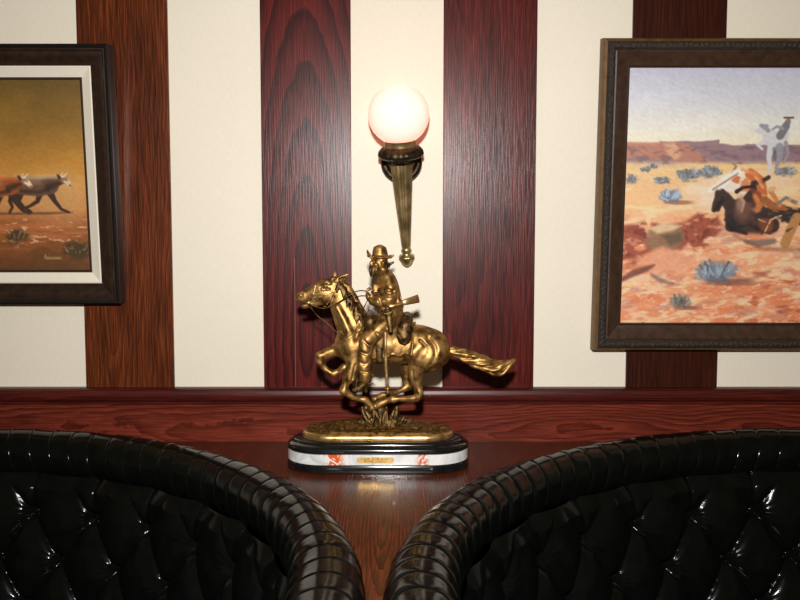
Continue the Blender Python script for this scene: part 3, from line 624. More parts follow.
# ------------------------------------------------------------------ sculpted figures: signed distance fields polygonised
class Field:
    def __init__(s, x, y, z, h):
        s.h = h; s.o = np.array([x[0], y[0], z[0]], float)
        s.X = np.arange(x[0], x[1], h, dtype=np.float32); s.Y = np.arange(y[0], y[1], h, dtype=np.float32); s.Z = np.arange(z[0], z[1], h, dtype=np.float32)
        s.F = np.full((len(s.X), len(s.Y), len(s.Z)), 50., np.float32)
    def win(s, lo, hi):
        sl = []
        for A, l, h_ in zip((s.X, s.Y, s.Z), lo, hi):
            i0 = max(0, int((l-A[0])/s.h)); i1 = min(len(A), int((h_-A[0])/s.h)+2)
            if i1 <= i0: return None
            sl.append(slice(i0, i1))
        return tuple(sl)
    def grid(s, sl): return s.X[sl[0]][:, None, None], s.Y[sl[1]][None, :, None], s.Z[sl[2]][None, None, :]
    def blend(s, sl, D, k, sub=False):
        F = s.F[sl]
        if sub:
            D = D-.35
            if k <= 0: s.F[sl] = np.maximum(F, -D); return
            h = np.clip(.5-.5*(F+D)/k, 0, 1); s.F[sl] = F*(1-h)-D*h+k*h*(1-h); return
        if k <= 0: s.F[sl] = np.minimum(F, D); return
        h = np.clip(.5+.5*(F-D)/k, 0, 1); s.F[sl] = F*(1-h)+D*h-k*h*(1-h)
    def chain(s, pts, k=3, sq=1., sub=False, curve=True, n=6):
        """pts: (px, py, depth, radius); sq squashes the section along depth"""
        P = np.array([(a, c, 400-b_, r) for a, b_, c, r in pts], float)
        if curve and len(P) > 2:
            Q = []
            for i in range(len(P)-1):
                p0, p1, p2, p3 = P[max(i-1, 0)], P[i], P[i+1], P[min(i+2, len(P)-1)]
                for t in np.arange(n)/n: Q.append(.5*(2*p1+(p2-p0)*t+(2*p0-5*p1+4*p2-p3)*t*t+(3*p1-p0-3*p2+p3)*t**3))
            Q.append(P[-1]); P = np.array(Q)
        if len(P) == 1: P = np.vstack([P, P+1e-3])
        m = P[:, 3].max()*max(1, sq)+k*2+2*s.h
        sl = s.win(P[:, :3].min(0)-m, P[:, :3].max(0)+m)
        if sl is None: return
        x, y, z = s.grid(sl); D = np.full(s.F[sl].shape, 50., np.float32)
        for a, b_ in zip(P[:-1], P[1:]):
            d = b_-a; L2 = d[0]**2+(d[1]/sq)**2+d[2]**2+1e-9
            t = np.clip(((x-a[0])*d[0]+(y-a[1])*d[1]/sq**2+(z-a[2])*d[2])/L2, 0, 1)
            D = np.minimum(D, np.sqrt((x-a[0]-t*d[0])**2+((y-a[1]-t*d[1])/sq)**2+(z-a[2]-t*d[2])**2)-(a[3]+t*d[3]))
        s.blend(sl, D, k, sub)
    def ell(s, c, r, k=2, rot=0, sub=False):
        """ellipsoid at (px, py, depth), radii (x, up, depth), rot in the picture plane"""
        c = (c[0], c[2], 400-c[1]); m = max(r)+2*k+2*s.h
        sl = s.win(np.array(c)-m, np.array(c)+m)
        if sl is None: return
        x, y, z = s.grid(sl); dx, dy, dz = x-c[0], y-c[1], z-c[2]; ca, sa = math.cos(rot), math.sin(rot)
        u, v = dx*ca+dz*sa, -dx*sa+dz*ca
        q = np.sqrt((u/r[0])**2+(v/r[1])**2+(dy/r[2])**2); g = np.sqrt((u/r[0]**2)**2+(v/r[1]**2)**2+(dy/r[2]**2)**2)+1e-6
        s.blend(sl, (q*(q-1)/g).astype(np.float32), k, sub)
    def noise(s, amp, wl, seed=0):
        r = np.random.default_rng(seed); x, y, z = s.grid((slice(None),)*3); N = 0
        for i in range(5):
            d = r.normal(size=3); d /= np.linalg.norm(d); ph = r.uniform(0, 6.28); f = 2*PI/(wl*r.uniform(.7, 1.5))
            N = N+np.sin(f*(d[0]*x+d[1]*y+d[2]*z)+ph+1.3*np.sin(f*.5*(d[1]*x+d[2]*y+d[0]*z)))
        s.F += (amp*N/2.5).astype(np.float32)
    def surface(s, px, py):
        i = int(round((px-s.X[0])/s.h)); k = int(round((400-py-s.Z[0])/s.h))
        if not (0 <= i < len(s.X) and 0 <= k < len(s.Z)): return None
        c = np.nonzero(s.F[i, :, k] < 0)[0]
        return None if len(c) == 0 else float(s.Y[c[0]])
    def nets(s):
        F = s.F; I = F < 0; nx, ny, nz = F.shape
        cs = [(i, j, k) for i in (0, 1) for j in (0, 1) for k in (0, 1)]
        sub = lambda A, c: A[c[0]:nx-1+c[0], c[1]:ny-1+c[1], c[2]:nz-1+c[2]]
        cnt = sum(sub(I, c).astype(np.int8) for c in cs); act = (cnt > 0) & (cnt < 8)
        idx = np.argwhere(act); ID = np.full(act.shape, -1, np.int64); ID[act] = np.arange(len(idx))
        acc = np.zeros((len(idx), 3)); num = np.zeros(len(idx))
        for a in cs:
            for ax in range(3):
                if a[ax]: continue
                b_ = list(a); b_[ax] = 1
                fa = F[idx[:, 0]+a[0], idx[:, 1]+a[1], idx[:, 2]+a[2]]; fb = F[idx[:, 0]+b_[0], idx[:, 1]+b_[1], idx[:, 2]+b_[2]]
                cr = (fa < 0) != (fb < 0); t = np.where(cr, fa/np.where(cr, fa-fb, 1), 0)
                p = np.array(a, float)[None].repeat(len(idx), 0); p[:, ax] = t
                acc += p*cr[:, None]; num += cr
        V = (idx+acc/num[:, None])*s.h+s.o
        Q = []
        for ax in range(3):
            o1, o2 = [(1, 2), (2, 0), (0, 1)][ax]
            sl0 = [slice(1, -1)]*3; sl0[ax] = slice(0, -1); sl1 = list(sl0); sl1[ax] = slice(1, None)
            a = I[tuple(sl0)]; b_ = I[tuple(sl1)]; e = np.argwhere(a != b_)
            if len(e) == 0: continue
            fl_ = a[e[:, 0], e[:, 1], e[:, 2]]; e = e.copy()
            for q in range(3):
                if q != ax: e[:, q] += 1
            def g(d1, d2):
                c = e.copy(); c[:, o1] -= d1; c[:, o2] -= d2; return ID[c[:, 0], c[:, 1], c[:, 2]]
            q = np.stack([g(1, 1), g(0, 1), g(0, 0), g(1, 0)], -1); q[~fl_] = q[~fl_][:, ::-1]; Q.append(q)
        Q = np.vstack(Q); return V, Q[(Q >= 0).all(1)]

BASE = Vector((-.050, -.232, 0))
def toL(px, d, z):                                # sculpting units -> metres relative to the base of the statue
    return ((px-400)/443-BASE.x, d/443, .147+z/440)
def Lp(px, py, d): return Vector(toL(px, d, 400-py))
def field_mesh(f, name, m, parent, relax=2):
    V, Q = f.nets()
    for _ in range(relax):                        # light smoothing
        A = np.zeros_like(V); N = np.zeros(len(V))
        for i in range(4):
            np.add.at(A, Q[:, i], V[Q[:, (i+1) % 4]]); np.add.at(A, Q[:, i], V[Q[:, (i+3) % 4]]); np.add.at(N, Q[:, i], 2)
        V = V*.5+.5*A/np.maximum(N, 1)[:, None]
    W = np.stack(toL(V[:, 0], V[:, 1], V[:, 2]), -1)
    return mesh_np(name, W, Q, m, parent)

statue = empty('bronze_statue', BASE, 'bronze horse and rider statue on an oval black and white stone base', 'statue')

# --- stone base: stacked stadium slabs
def stadium(a, r, n=28):                          # half length, radius
    P = []
    for i in range(n+1): t = -PI/2+PI*i/n; P.append((a-r+r*math.cos(t), r*math.sin(t)))
    for i in range(n+1): t = PI/2+PI*i/n; P.append((-a+r+r*math.cos(t), r*math.sin(t)))
    return P
def slab(name, prof, m, a, r, sm=40, wob=None):
    """prof: list of (inset, z)"""
    b = MB(); V = []; k = None
    for d, z in prof:
        P = stadium(a-d, r-d); k = len(P)
        V += [(x, y, z+(wob(x, y) if wob and d > .002 else 0)) for x, y in P]
    F = [(j*k+i, j*k+(i+1) % k, (j+1)*k+(i+1) % k, (j+1)*k+i) for j in range(len(prof)-1) for i in range(k)]
    F += [tuple(range(k-1, -1, -1)), tuple((len(prof)-1)*k+i for i in range(k))]
    b.add(V, F); o = b.build(name, m, statue); smooth_by_angle(o, sm); return o
SA, SR = .2055, .086
slab('black_foot_slab', [(.003, 0), (0, .002), (0, .017), (.002, .0195)], M_black, SA+.0005, SR+.0005)
slab('white_stone_band', [(.001, .0195), (.001, .0425)], M_marble, SA, SR)
slab('black_top_slab', [(.002, .0425), (.0, .0445), (.0, .052), (.003, .0565), (.009, .0595), (.012, .0605), (.013, .064), (.016, .0665), (.022, .067)], M_black, SA+.0005, SR+.0005)
# nameplate
pl = MB(); n = 16; P = [(.0345*s_+.0064*math.cos(t), .0064*math.sin(t)) for s_, t0 in ((1, -PI/2), (-1, PI/2)) for t in np.linspace(t0, t0+PI, n)]
k = len(P); pl.add([(x-.0035, -SR-.0002, z+.031) for x, z in P]+[(x*.97-.0035, -SR-.0022, z*.95+.031) for x, z in P], [(i, (i+1) % k, k+(i+1) % k, k+i) for i in range(k)]+[tuple(range(k, 2*k))])
plate = pl.build('nameplate', M_plate, statue)
# two lines of tiny worn lettering
lt = MB(); yy = -SR-.0025
def stroke(x, z, w, h): lt.box((x-w/2, yy, z-h/2), (x+w/2, yy+.0008, z+h/2))
def letters(x0, zc, words, p=.00205, h=.0032):
    x = x0
    for wn in words:
        for i in range(wn):
            stroke(x-.0005, zc, .0005, h)
            for q in random.sample((-1, 0, 1), 2): stroke(x+.0002, zc+q*h*.43, .0013, .0005)
            if random.random() < .6: stroke(x+.0007, zc, .0005, h*.9)
            x += p
        x += p*.9
letters(-.0335, .0335, (7, 2, 3, 6), .0029, .0036); letters(-.0275, .0284, (8, 9), .0027, .003)
lt.build('lettering', M_ink, plate)
# screw heads at both ends of the plate
for sx in (-1, 1):
    sc_ = MB(); sc_.lathe([(.0016, 0), (.0014, .001), (.0003, .0014)], 14, Matrix.Translation((sx*.0362-.0035, -SR-.0018, .031)) @ Matrix.Rotation(PI/2, 4, 'X'))
    sc_.build('screw', M_brass, plate, True)
# bronze ground: a flat lip under a stippled mound
lip = slab('ground_lip', [(.0, .067), (-.002, .070), (.0, .078), (.003, .081), (.006, .082)], M_bronze_l, .1705, .064, 50)
gx = np.linspace(-.166, .166, 190); gy = np.linspace(-.06, .06, 80); GX, GY = np.meshgrid(gx, gy, indexing='ij')
# polar style mound so the rim is clean
nr, na = 34, 200; P = np.array(stadium(.166, .0595, 99)); P = P[:na]
V = []
for j in range(nr):
    t = 1-j/(nr-1)
    q = P*np.array([t, t])
    z = .0815+.018*(1-t**2.2)*np.exp(-(q[:, 0]/.13)**4) + .007*(fbm(q[:, 0]*900+50, q[:, 1]*900+50, 22, 22, 61)-.4)*(t < .97) + .0075*(fbm(q[:, 0]*900, q[:, 1]*900, 5, 5, 67, 2)-.3)*(t < .98)
    V.append(np.column_stack([q, z]))
V = np.vstack(V); nP = len(P)
ii, jj = np.meshgrid(np.arange(nr-1), np.arange(nP), indexing='ij'); j2 = (jj+1) % nP
F = np.stack([ii*nP+jj, ii*nP+j2, (ii+1)*nP+j2, (ii+1)*nP+jj], -1).reshape(-1, 4)
mesh_np('ground_mound', V, F, M_ground, statue)
# shrub that carries the horse
f = Field((340, 430), (-30, 30), (-42, 6), .7)
f.chain([(384, 438, 0, 11), (382, 424, 0, 7.5), (380, 410, -1, 6), (378, 402, -2, 4)], 3)
f.chain([(374, 438, -4, 7), (371, 420, -4, 4), (366, 406, -5, 2.6)], 3); f.chain([(394, 438, -4, 7), (393, 422, -4, 4), (397, 408, -3, 2.4)], 3)
for i in range(95):
    x0 = random.uniform(362, 404); d0 = random.uniform(-15, 9); L = random.uniform(9, 19)+13*max(0, 1-abs(x0-383)/15)*random.random(); a = (x0-383)/17*.62+random.uniform(-.25, .25)
    y0 = 437-random.uniform(0, 6); dd = d0*.05*L*.4
    f.chain([(x0, y0, d0, 2.4), (x0+math.sin(a)*L*.5, y0-L*.55, d0+dd*.4, 2.7), (x0+math.sin(a)*L*1.05, y0-math.cos(a)*L, d0+dd, .7)], .5, .6)
for (x0, x1, y1, d) in ((376, 362, 405, -8), (380, 374, 407, -12), (384, 386, 408, -13), (388, 397, 404, -9), (391, 404, 414, -8), (374, 359, 418, -7), (380, 369, 416, -13), (387, 393, 416, -14)):
    f.chain([(x0, 437, d, 2.5), (x0*.6+x1*.4, 437*.45+y1*.55, d-1.5, 4.4), (x0*.25+x1*.75, 437*.2+y1*.8, d-1, 3.6), (x1, y1, d, .8)], .8, .5)
    f.chain([(x0, 434, d-2.2, .6), (x0*.5+x1*.5, 437*.5+y1*.5, d-4.1, .7), (x1, y1, d-1, .3)], .4, sub=True)
field_mesh(f, 'shrub', M_bronze_d, statue, 1)

# --- the horse
f = Field((290, 458), (-34, 34), (-12, 132), .75)
K = 5
f.chain([(353, 342, 0, 18), (375, 343.5, 0, 19.5), (398, 344, 0, 19.5), (418, 344, 0, 18.5), (430, 346, 0, 17.8)], K, .96)
f.chain([(418, 342, 0, 16.5), (432, 347, 0, 15.5), (438, 353, 0, 12.5)], K, 1.05)
f.chain([(434, 350, -7, 14), (430, 356, -8, 14)], K); f.chain([(434, 350, 7, 14), (430, 356, 8, 14)], K)
f.chain([(352, 343, 0, 13), (349, 350, 0, 11)], K, 1.15)
f.chain([(352, 342, -8, 9)], K); f.chain([(352, 342, 8, 9)], K)
# neck and head
f.chain([(358, 334, 0, 17), (352, 323, 0, 15.5), (345, 311, 0, 13.2), (341, 300, 0, 11), (339, 291, 0, 9)], K, .62)
f.chain([(362, 318, 0, 7), (356, 303, 0, 5), (349, 290, 0, 4.4), (342, 282, 0, 4)], 4, .8)
f.chain([(336, 286, 0, 8.2), (327, 290.5, 0, 11.8), (316, 293, 0, 9.2), (307, 295.8, 0, 7.0), (301.2, 297.2, 0, 5.4)], 3, .60)
f.chain([(327, 294, -3, 8.5)], 3, .55); f.chain([(327, 294, 3, 8.5)], 3, .55)
f.chain([(323, 299, 0, 5.6), (313, 303, 0, 4.2), (304.5, 305.2, 0, 3.3)], 2, .8)          # lower jaw
f.ell((301, 302.6, 0), (6.0, .8, 6), .5, -.12, True)                                     # open lips
for sd in (-1, 1):
    f.chain([(302.6, 293.8, sd*3.6, 2.5)], 1.2); f.chain([(302.2, 294, sd*5.6, 1.5)], .5, sub=True)
    f.chain([(330.5, 282.8, sd*5.4, 2.0), (326.8, 281.8, sd*6.2, 2.2), (323.5, 284.4, sd*5.6, 1.5)], 1.0)   # brow
    f.chain([(326.6, 286, sd*5.6, 2.0)], .7); f.chain([(322.8, 288.4, sd*5.6, 1.0), (330, 288.6, sd*6, 1.0)], .8, sub=True)
    f.chain([(321, 292.5, sd*5.8, 1.4), (313, 294, sd*5.0, 1.0)], 1.2)                    # cheek ridge
    f.chain([(334, 296, sd*5.5, .9), (331, 302, sd*5.0, .9), (325, 304.5, sd*4.2, .8)], 1.2, sub=True)
    # ears
    f.chain([(337, 281, sd*3.4, 3.0), (341.5, 277.6, sd*4.2, 2.6), (349.5, 273.4, sd*4.8, .8)] if sd < 0 else [(335, 280, 3.2, 3.2), (334.8, 275.8, 3.8, 2.4), (335.5, 271.5, 4.2, .7)], 1.2, .75)
f.chain([(340.5, 279, -5.4, 1.1), (346, 275.6, -6.2, .5)], .5, sub=True)
# neck and chest muscles
for sd in (-1, 1):
    f.chain([(338, 306, sd*7, 3.2), (346, 322, sd*9.5, 3.6), (352, 336, sd*11.5, 4)], 3)
    f.chain([(331, 306, sd*4, 1.4), (337, 320, sd*7, 1.2), (345, 334, sd*10.5, 1.0)], 2, sub=True)
    f.chain([(362, 322, sd*12, 1.4), (357, 334, sd*14.6, 1.4), (355, 346, sd*17.2, 1.3)], 3, sub=True)
    f.chain([(345, 347, sd*9, 5), (349, 355, sd*11, 5)], 3)
    # haunch: stifle swell and creases
    f.chain([(414, 350, sd*15, 7), (420, 344, sd*14.5, 6)], 4)
    f.chain([(409, 336, sd*16, 1.2), (404, 348, sd*19, 1.3), (405, 358, sd*18.5, 1.0)], 2.5, sub=True)
    f.chain([(428, 336, sd*15.5, 1.5), (434, 345, sd*20, 1.5), (433, 356, sd*21.5, 1.4), (426, 364, sd*20, 1.2)], 3, sub=True)
    f.chain([(420, 338, sd*17, 1.0), (425.5, 344, sd*20.5, 1.3), (424, 351, sd*21.5, 1.2), (417, 356, sd*22, 1.0)], 2, sub=True)
    f.chain([(410, 362, sd*18, 1.1), (422, 366, sd*19, 1.2), (434, 366, sd*18, 1.1)], 2, sub=True)
# hind legs, swung forward under the belly
f.chain([(428, 354, -9, 15), (419, 362, -11, 10.5), (415.5, 371, -12, 7.4), (417, 381, -12, 5.4), (418.6, 390, -12, 4.2)], 3, .85)
f.chain([(418.5, 389, -12, 4.3), (418.3, 394.5, -12, 4.0), (411, 396.3, -11, 3.3), (400, 397, -9, 3.0), (393, 397.5, -8, 3.7)], 1.5, .9)
f.chain([(393, 397.5, -8, 3.6), (387, 399, -7, 3.0), (381, 402, -6, 4.3), (378, 404, -6, 4.0)], 1.2, .9)
f.chain([(412, 368, -18.5, 1.0), (414, 382, -17, .8), (417, 392, -16, .6)], 1.2, sub=True)
f.chain([(424, 356, 9, 14), (412, 364, 11, 9), (406.5, 373, 12, 6), (406.5, 382, 12, 4.4), (408, 388.5, 12, 3.8)], 3, .85)
f.chain([(408, 388.5, 12, 3.8), (402, 391, 10, 3.0), (395, 393.5, 7, 2.9), (389, 395, 5, 3.5), (381, 396, 3, 3.0), (375, 399, 1, 4.0)], 1.5, .9)
# fore legs: the near one folds at the knee and reaches back to the shrub, the far one is lifted
f.chain([(353, 346, -10, 10.5), (354.5, 357, -12, 7.6), (351.8, 368, -13, 6.6), (350, 375, -13, 6.2)], 3, .85)
f.chain([(349, 374, -13, 4.6), (346, 382, -13, 3.7), (344.6, 388.5, -13, 4.3)], 1.5, .9)
f.chain([(344.6, 388, -13, 4.2), (351, 393, -12, 3.2), (359, 396.5, -10, 2.9), (365, 398, -9, 3.6), (369, 402, -8, 3.4), (372, 406, -7, 4.0)], 1.5, .9)
f.chain([(347, 366, -18, .9), (346, 378, -17, .7)], 1, sub=True); f.chain([(356, 362, -18.5, .9), (353, 376, -17, .8)], 1, sub=True)
f.chain([(348, 347, 6, 10), (338, 349.5, 4, 7.0), (328, 352.5, 2, 5.4), (320.5, 356.2, 1, 4.6)], 3, .9)
f.chain([(319.5, 355.6, 1, 4.4), (319.8, 361.5, 1, 4.0), (324, 367.5, 1, 3.2), (329.5, 372, 1, 3.0), (333.5, 373.6, 1, 3.4)], 1.5, .9)
f.chain([(333.5, 373.4, 1, 3.2), (338.5, 371, 1, 2.8), (343.5, 367.6, 1, 4.0), (345, 366.4, 1, 3.8)], 1.2, .9)
f.noise(.22, 13, 4)
horse = field_mesh(f, 'horse', M_bronze, statue, 1); HF = f
# hair of mane and forelock
g = Field((318, 372), (-24, 12), (62, 134), .75)
for i in range(30):
    t = i/29; x = 341+22*t+random.uniform(-1, 1); y = 280+34*t**1.15; d = -1-5*t+random.uniform(-1, 1)
    L = random.uniform(7, 13); sw = random.uniform(-1, 6)
    s0 = HF.surface(x-4, y+L*.5) or -8; s1 = HF.surface(x-5+sw, y+L) or -10
    s0 = min(s0, -4); s1 = min(s1, -6)
    g.chain([(x, y, d*.5, 1.8), (x-2+sw*.3, y+L*.35, (s0+d)/2-1, 1.9), (x-4+sw*.8, y+L*.7, s0-.6, 1.6), (x-4+sw, y+L, s1-.4, .6)], .5, .8)
for i in range(8):
    x = 337+random.uniform(-1, 2); L = random.uniform(5, 9)
    g.chain([(x, 279, random.uniform(-2, 2), 1.6), (x-L*.5, 277.6+random.uniform(-1, 1), -2, 1.4), (x-L, 280+random.uniform(-1, 2), -3.5, .5)], .5)
field_mesh(g, 'mane', M_bronze_d, horse, 1)
# tail
g = Field((440, 522), (-16, 16), (20, 62), .8)
cx = [(446, 349, 0), (455, 351.5, 0), (464, 355, 0), (474, 358.5, -1), (484, 363, -1), (493, 367, 0), (502, 367.5, 0), (510, 363.5, 0), (516, 358.8, 0)]
rad = [3.6, 4.4, 5.4, 6.8, 7.6, 7.4, 6.4, 4.2, .9]
g.chain([(x, y, d, r*.6) for (x, y, d), r in zip(cx, rad)], 1)
for i in range(17):
    ph = 2*PI*i/17; tw = random.uniform(.5, .8); ex = random.choice((6, 7, 8, 8, 9)); pts = []
    for j in range(ex):
        x, y, d = cx[j]; R = rad[j]*.80*(1+random.uniform(-.22, .25))+(.9 if (i+j) % 3 == 0 else 0); a = ph+tw*j
        pts.append((x+random.uniform(-.6, .6), y-R*math.cos(a), d+R*math.sin(a), 1.7 if j < ex-1 else .4))
    g.chain(pts, .35)
field_mesh(g, 'tail', M_bronze, horse, 1)

def on_horse(pts, lift=.6, sub=6, F=None):
    """follow the near flank of the horse"""
    F = F or HF; out = []
    for (x0, y0), (x1, y1) in zip(pts[:-1], pts[1:]):
        for t in np.arange(sub)/sub: out.append((x0+(x1-x0)*t, y0+(y1-y0)*t))
    out.append(pts[-1]); R = []; last = -6
    for x, y in out:
        d = F.surface(x, y); last = d if d is not None else last; R.append((x, y, last-lift))
    return [Lp(*p) for p in R]
b = MB()
for pts in ([(316.5, 284), (315.2, 290), (313.8, 296), (313.2, 301.5)], [(336.5, 284), (334, 291), (330, 300), (327, 304)], [(337, 288.5), (329, 293), (321, 296), (314.5, 297)], [(333, 279.5), (329, 284), (322, 293), (317, 299), (309, 302)]):
    b.tube(on_horse(pts, .3), .0019, 8, .6)
b.lathe([(.0036, -.001), (.0045, 0), (.0036, .001)], 16, Matrix.Translation(Lp(309.5, 302, -6.5)) @ Matrix.Rotation(PI/2, 4, 'X')); b.build('bridle', M_bronze_l, horse, True)
b = MB(); b.tube(on_horse([(364, 325), (356, 331), (348, 337), (342.5, 341)], .4), .0028, 8, .6); b.tube(on_horse([(362, 314), (359, 324), (352, 334), (344, 340)], .4), .0016, 8, .6); b.build('breast_strap', M_bronze_l, horse, True)
def spl(P, n=8):
    P = [Vector(p) for p in P]; Q = []
    for i in range(len(P)-1):
        p0, p1, p2, p3 = P[max(i-1, 0)], P[i], P[i+1], P[min(i+2, len(P)-1)]
        for j in range(n):
            t = j/n; Q.append(.5*(2*p1+(p2-p0)*t+(2*p0-5*p1+4*p2-p3)*t*t+(3*p1-p0-3*p2+p3)*t**3))
    return Q+[P[-1]]
b = MB()
for q in ([(310, 303, -8), (324, 307, -11), (336, 303, -12.5), (347, 296, -15), (356, 290.5, -16), (364, 289.3, -15), (370, 292, -13)],
          [(310, 303, 8), (326, 307, 10), (340, 301, 9), (352, 298, 0), (361, 295, -8), (370, 295, -12)]):
    b.tube(spl([Lp(*p) for p in q]), .0013, 8)
b.tube(spl([Lp(*p) for p in [(370, 296, -13), (366, 303, -15), (362, 312, -15), (363, 322, -16), (368, 334, -21)]]), .0011, 8)
b.tube(spl([Lp(*p) for p in [(309, 303, -5), (317, 314, -3), (327, 322, -3), (339, 333, -5)]]), .0011, 8)
b.build('reins', M_bronze_d, horse, True)
# saddle cloth: a shell over the barrel
g = Field((364, 420), (-34, 34), (36, 84), .75)
x, y, z = g.grid((slice(None),)*3); py = 400-z
i0 = int(round((364-290)/.75)); k0 = int(round((36+12)/.75))
sub = HF.F[i0:i0+len(g.X), 0:len(g.Y), k0:k0+len(g.Z)]
ed = np.maximum(np.maximum(371-x, x-413.5+(py-340)*.12), py-354+.10*(x-390)+1.2*np.sin(x*.5))
g.F = np.maximum(np.abs(sub-.6)-1.5, ed).astype(np.float32)+np.zeros_like(g.F)
rim = np.sqrt(np.maximum(ed+1.2, -50)**2+(sub-1.8)**2)-1.1
g.F = np.minimum(g.F, rim.astype(np.float32)); g.F = np.maximum(g.F, np.broadcast_to((ed-.6), g.F.shape).astype(np.float32)); g.noise(.3, 9, 3)
cloth = field_mesh(g, 'saddle_cloth', M_bronze, horse, 1)
# saddle with rolls, bags and fenders
g = Field((356, 420), (-36, 36), (36, 92), .75)
g.chain([(374, 324, 0, 7), (388, 328, 0, 5), (402, 323, 0, 6)], 3, 2.0)
g.chain([(371, 320, -20, 8), (370, 318, 0, 6.5), (371, 320, 18, 7.5)], 2); g.chain([(367, 327, -17, 3.6), (375, 327, -18, 3.6)], 2)
for i in range(3): g.chain([(365+4*i, 315, -21, .8), (364+4.2*i, 327, -24, .8)], .5)
g.chain([(407, 318.5, -15, 5.5), (407, 316.5, 0, 5.2), (407, 318.5, 15, 5.5)], 2)
g.chain([(405, 325, -22, 8.0), (404, 334, -24, 7)], 2, .6); g.chain([(404, 327, 20, 6.5), (402, 335, 22, 5.5)], 2, .6)
g.chain([(397, 330, -26, .9), (404, 340.5, -27, .9), (409, 333, -25, .9)], .5); g.chain([(400.5, 326, -23.5, .8), (410, 324, -22.5, .8)], .4)
g.chain([(381, 333, -21, 4.2), (380, 346, -22.5, 4.0), (380, 356, -22, 3.4)], 1.5, .45)
g.noise(.35, 8, 5); field_mesh(g, 'saddle', M_bronze_d, horse, 1)

# --- the rider
f = Field((345, 412), (-36, 36), (6, 152), .65)
f.chain([(393, 314, 0, 10.5), (391.5, 305, 0, 11), (389, 294, 0, 11.6), (387, 284, 0, 11), (385.5, 276, 0, 7.5)], 3, 1.15)
f.chain([(387, 278, -9, 6.2), (387, 278, 9, 6.2)], 3)
f.chain([(383.5, 272, 0, 5), (381.5, 266, 0, 5)], 2)
f.chain([(380.5, 260, 0, 7.6), (378.5, 264.5, 0, 6.6), (376, 268.5, -.6, 4.6)], 2, .9)
f.chain([(374, 259.6, -1.5, 1.5), (370.9, 263.4, -2.5, 1.5), (371.2, 264.6, -2.5, 1.5)], .8)        # nose
f.chain([(372.6, 258.6, -6, 1.4), (374, 258.2, -1, 1.6), (373, 258.6, 3, 1.4)], 1)                  # brow
f.chain([(373.6, 261.2, -5.4, 1.5)], .8, sub=True); f.chain([(372.6, 261.2, 2.4, 1.3)], .8, sub=True)
f.chain([(373.9, 261.2, -4.9, .95)], .3); f.chain([(376.5, 264.3, -6.0, 2.2)], 1.2)                  # eye, cheek
f.chain([(383.4, 262.5, -7.0, 1.9), (383, 265, -6.8, 1.2)], .6)                                      # ear
# near arm and hand
f.chain([(388, 278, -12, 6.4), (390.5, 288, -16, 6.4), (389.5, 297.5, -17.5, 5.6)], 2.5)
f.chain([(389.5, 298, -17.5, 5.5), (381, 300, -17, 5.2), (374.5, 299.6, -14.5, 4.6)], 2)
f.chain([(375.5, 299.6, -14.8, 4.9), (373.8, 299.4, -14.4, 4.9)], .4)                                # cuff
f.chain([(373, 299, -14, 2.9), (369.8, 296.6, -13, 3.1), (368.6, 293.8, -12.6, 2.6)], 1)
for i, (dx, L) in enumerate(((0, 6.2), (.3, 7), (.6, 6.6), (.9, 5.4))):
    y = -15.2+i*1.7; f.chain([(368.6, 294, y, 1.05), (367.4-dx*.3, 294-L*.55, y-.4, 1.0), (369.2+dx*.4, 294-L, y, .9), (371, 294.4-L, y+.3, .8)], .35)
f.chain([(371.2, 296, -15.6, 1.3), (372.4, 292.6, -15.8, 1.1), (371.8, 290.2, -15, .9)], .4)         # thumb
# far arm, its fist held at the chest
f.chain([(386, 278, 11, 6.2), (384.5, 289, 14.5, 5.8), (381, 296, 13, 5)], 2.5)
f.chain([(381, 296, 13, 5), (377.5, 294.5, 4, 4.4), (375.8, 292, -3, 3.8)], 2)
f.chain([(375.8, 291.5, -4, 3.3), (375.6, 286.5, -5.5, 3.4)], 1)
for i in range(4): f.chain([(373.2, 290.8-i*2.05, -5.5, 1.05), (374, 290.8-i*2.05, -9.0, 1.05), (377.8, 290.6-i*2.05, -9.2, .95)], .3)
f.chain([(376.6, 285, -5, 1.2), (375, 282.2, -7, 1.1), (375.4, 280.6, -8, .9)], .4)
# legs over the saddle
for sd in (-1, 1):
    f.chain([(393, 315, sd*9, 10), (381, 325, sd*19, 8.8), (368.5, 336.5, sd*25, 8.0)], 3)
    f.chain([(368.5, 337, sd*25, 7.8), (365.8, 348, sd*26.5, 7.2), (365.2, 360, sd*27, 6.4), (366, 371, sd*27, 5.2)], 2.5)
    f.chain([(366, 370, sd*27, 5.4), (365.8, 374, sd*27, 5.0)], .6)
    # folds
    for q in ([(359, 345, 32, .9), (367, 349, 33.6, 1.0), (373, 346, 32, .8)], [(359.5, 356, 32, .8), (366, 359, 33.5, .9), (371, 356, 32, .8)], [(362, 366, 31.5, .7), (368, 367, 32.3, .7)], [(374, 325, 26, 1.0), (379, 331, 28.2, 1.0), (383, 333, 26, .8)], [(385, 316, 20, 1.0), (387, 325, 25, 1.0)], [(364, 335, 32.5, .8), (370, 341, 33, .8), (375, 340, 31, .7)]):
        f.chain([(a, b_, sd*c, r) for a, b_, c, r in q], 1.6, sub=True)
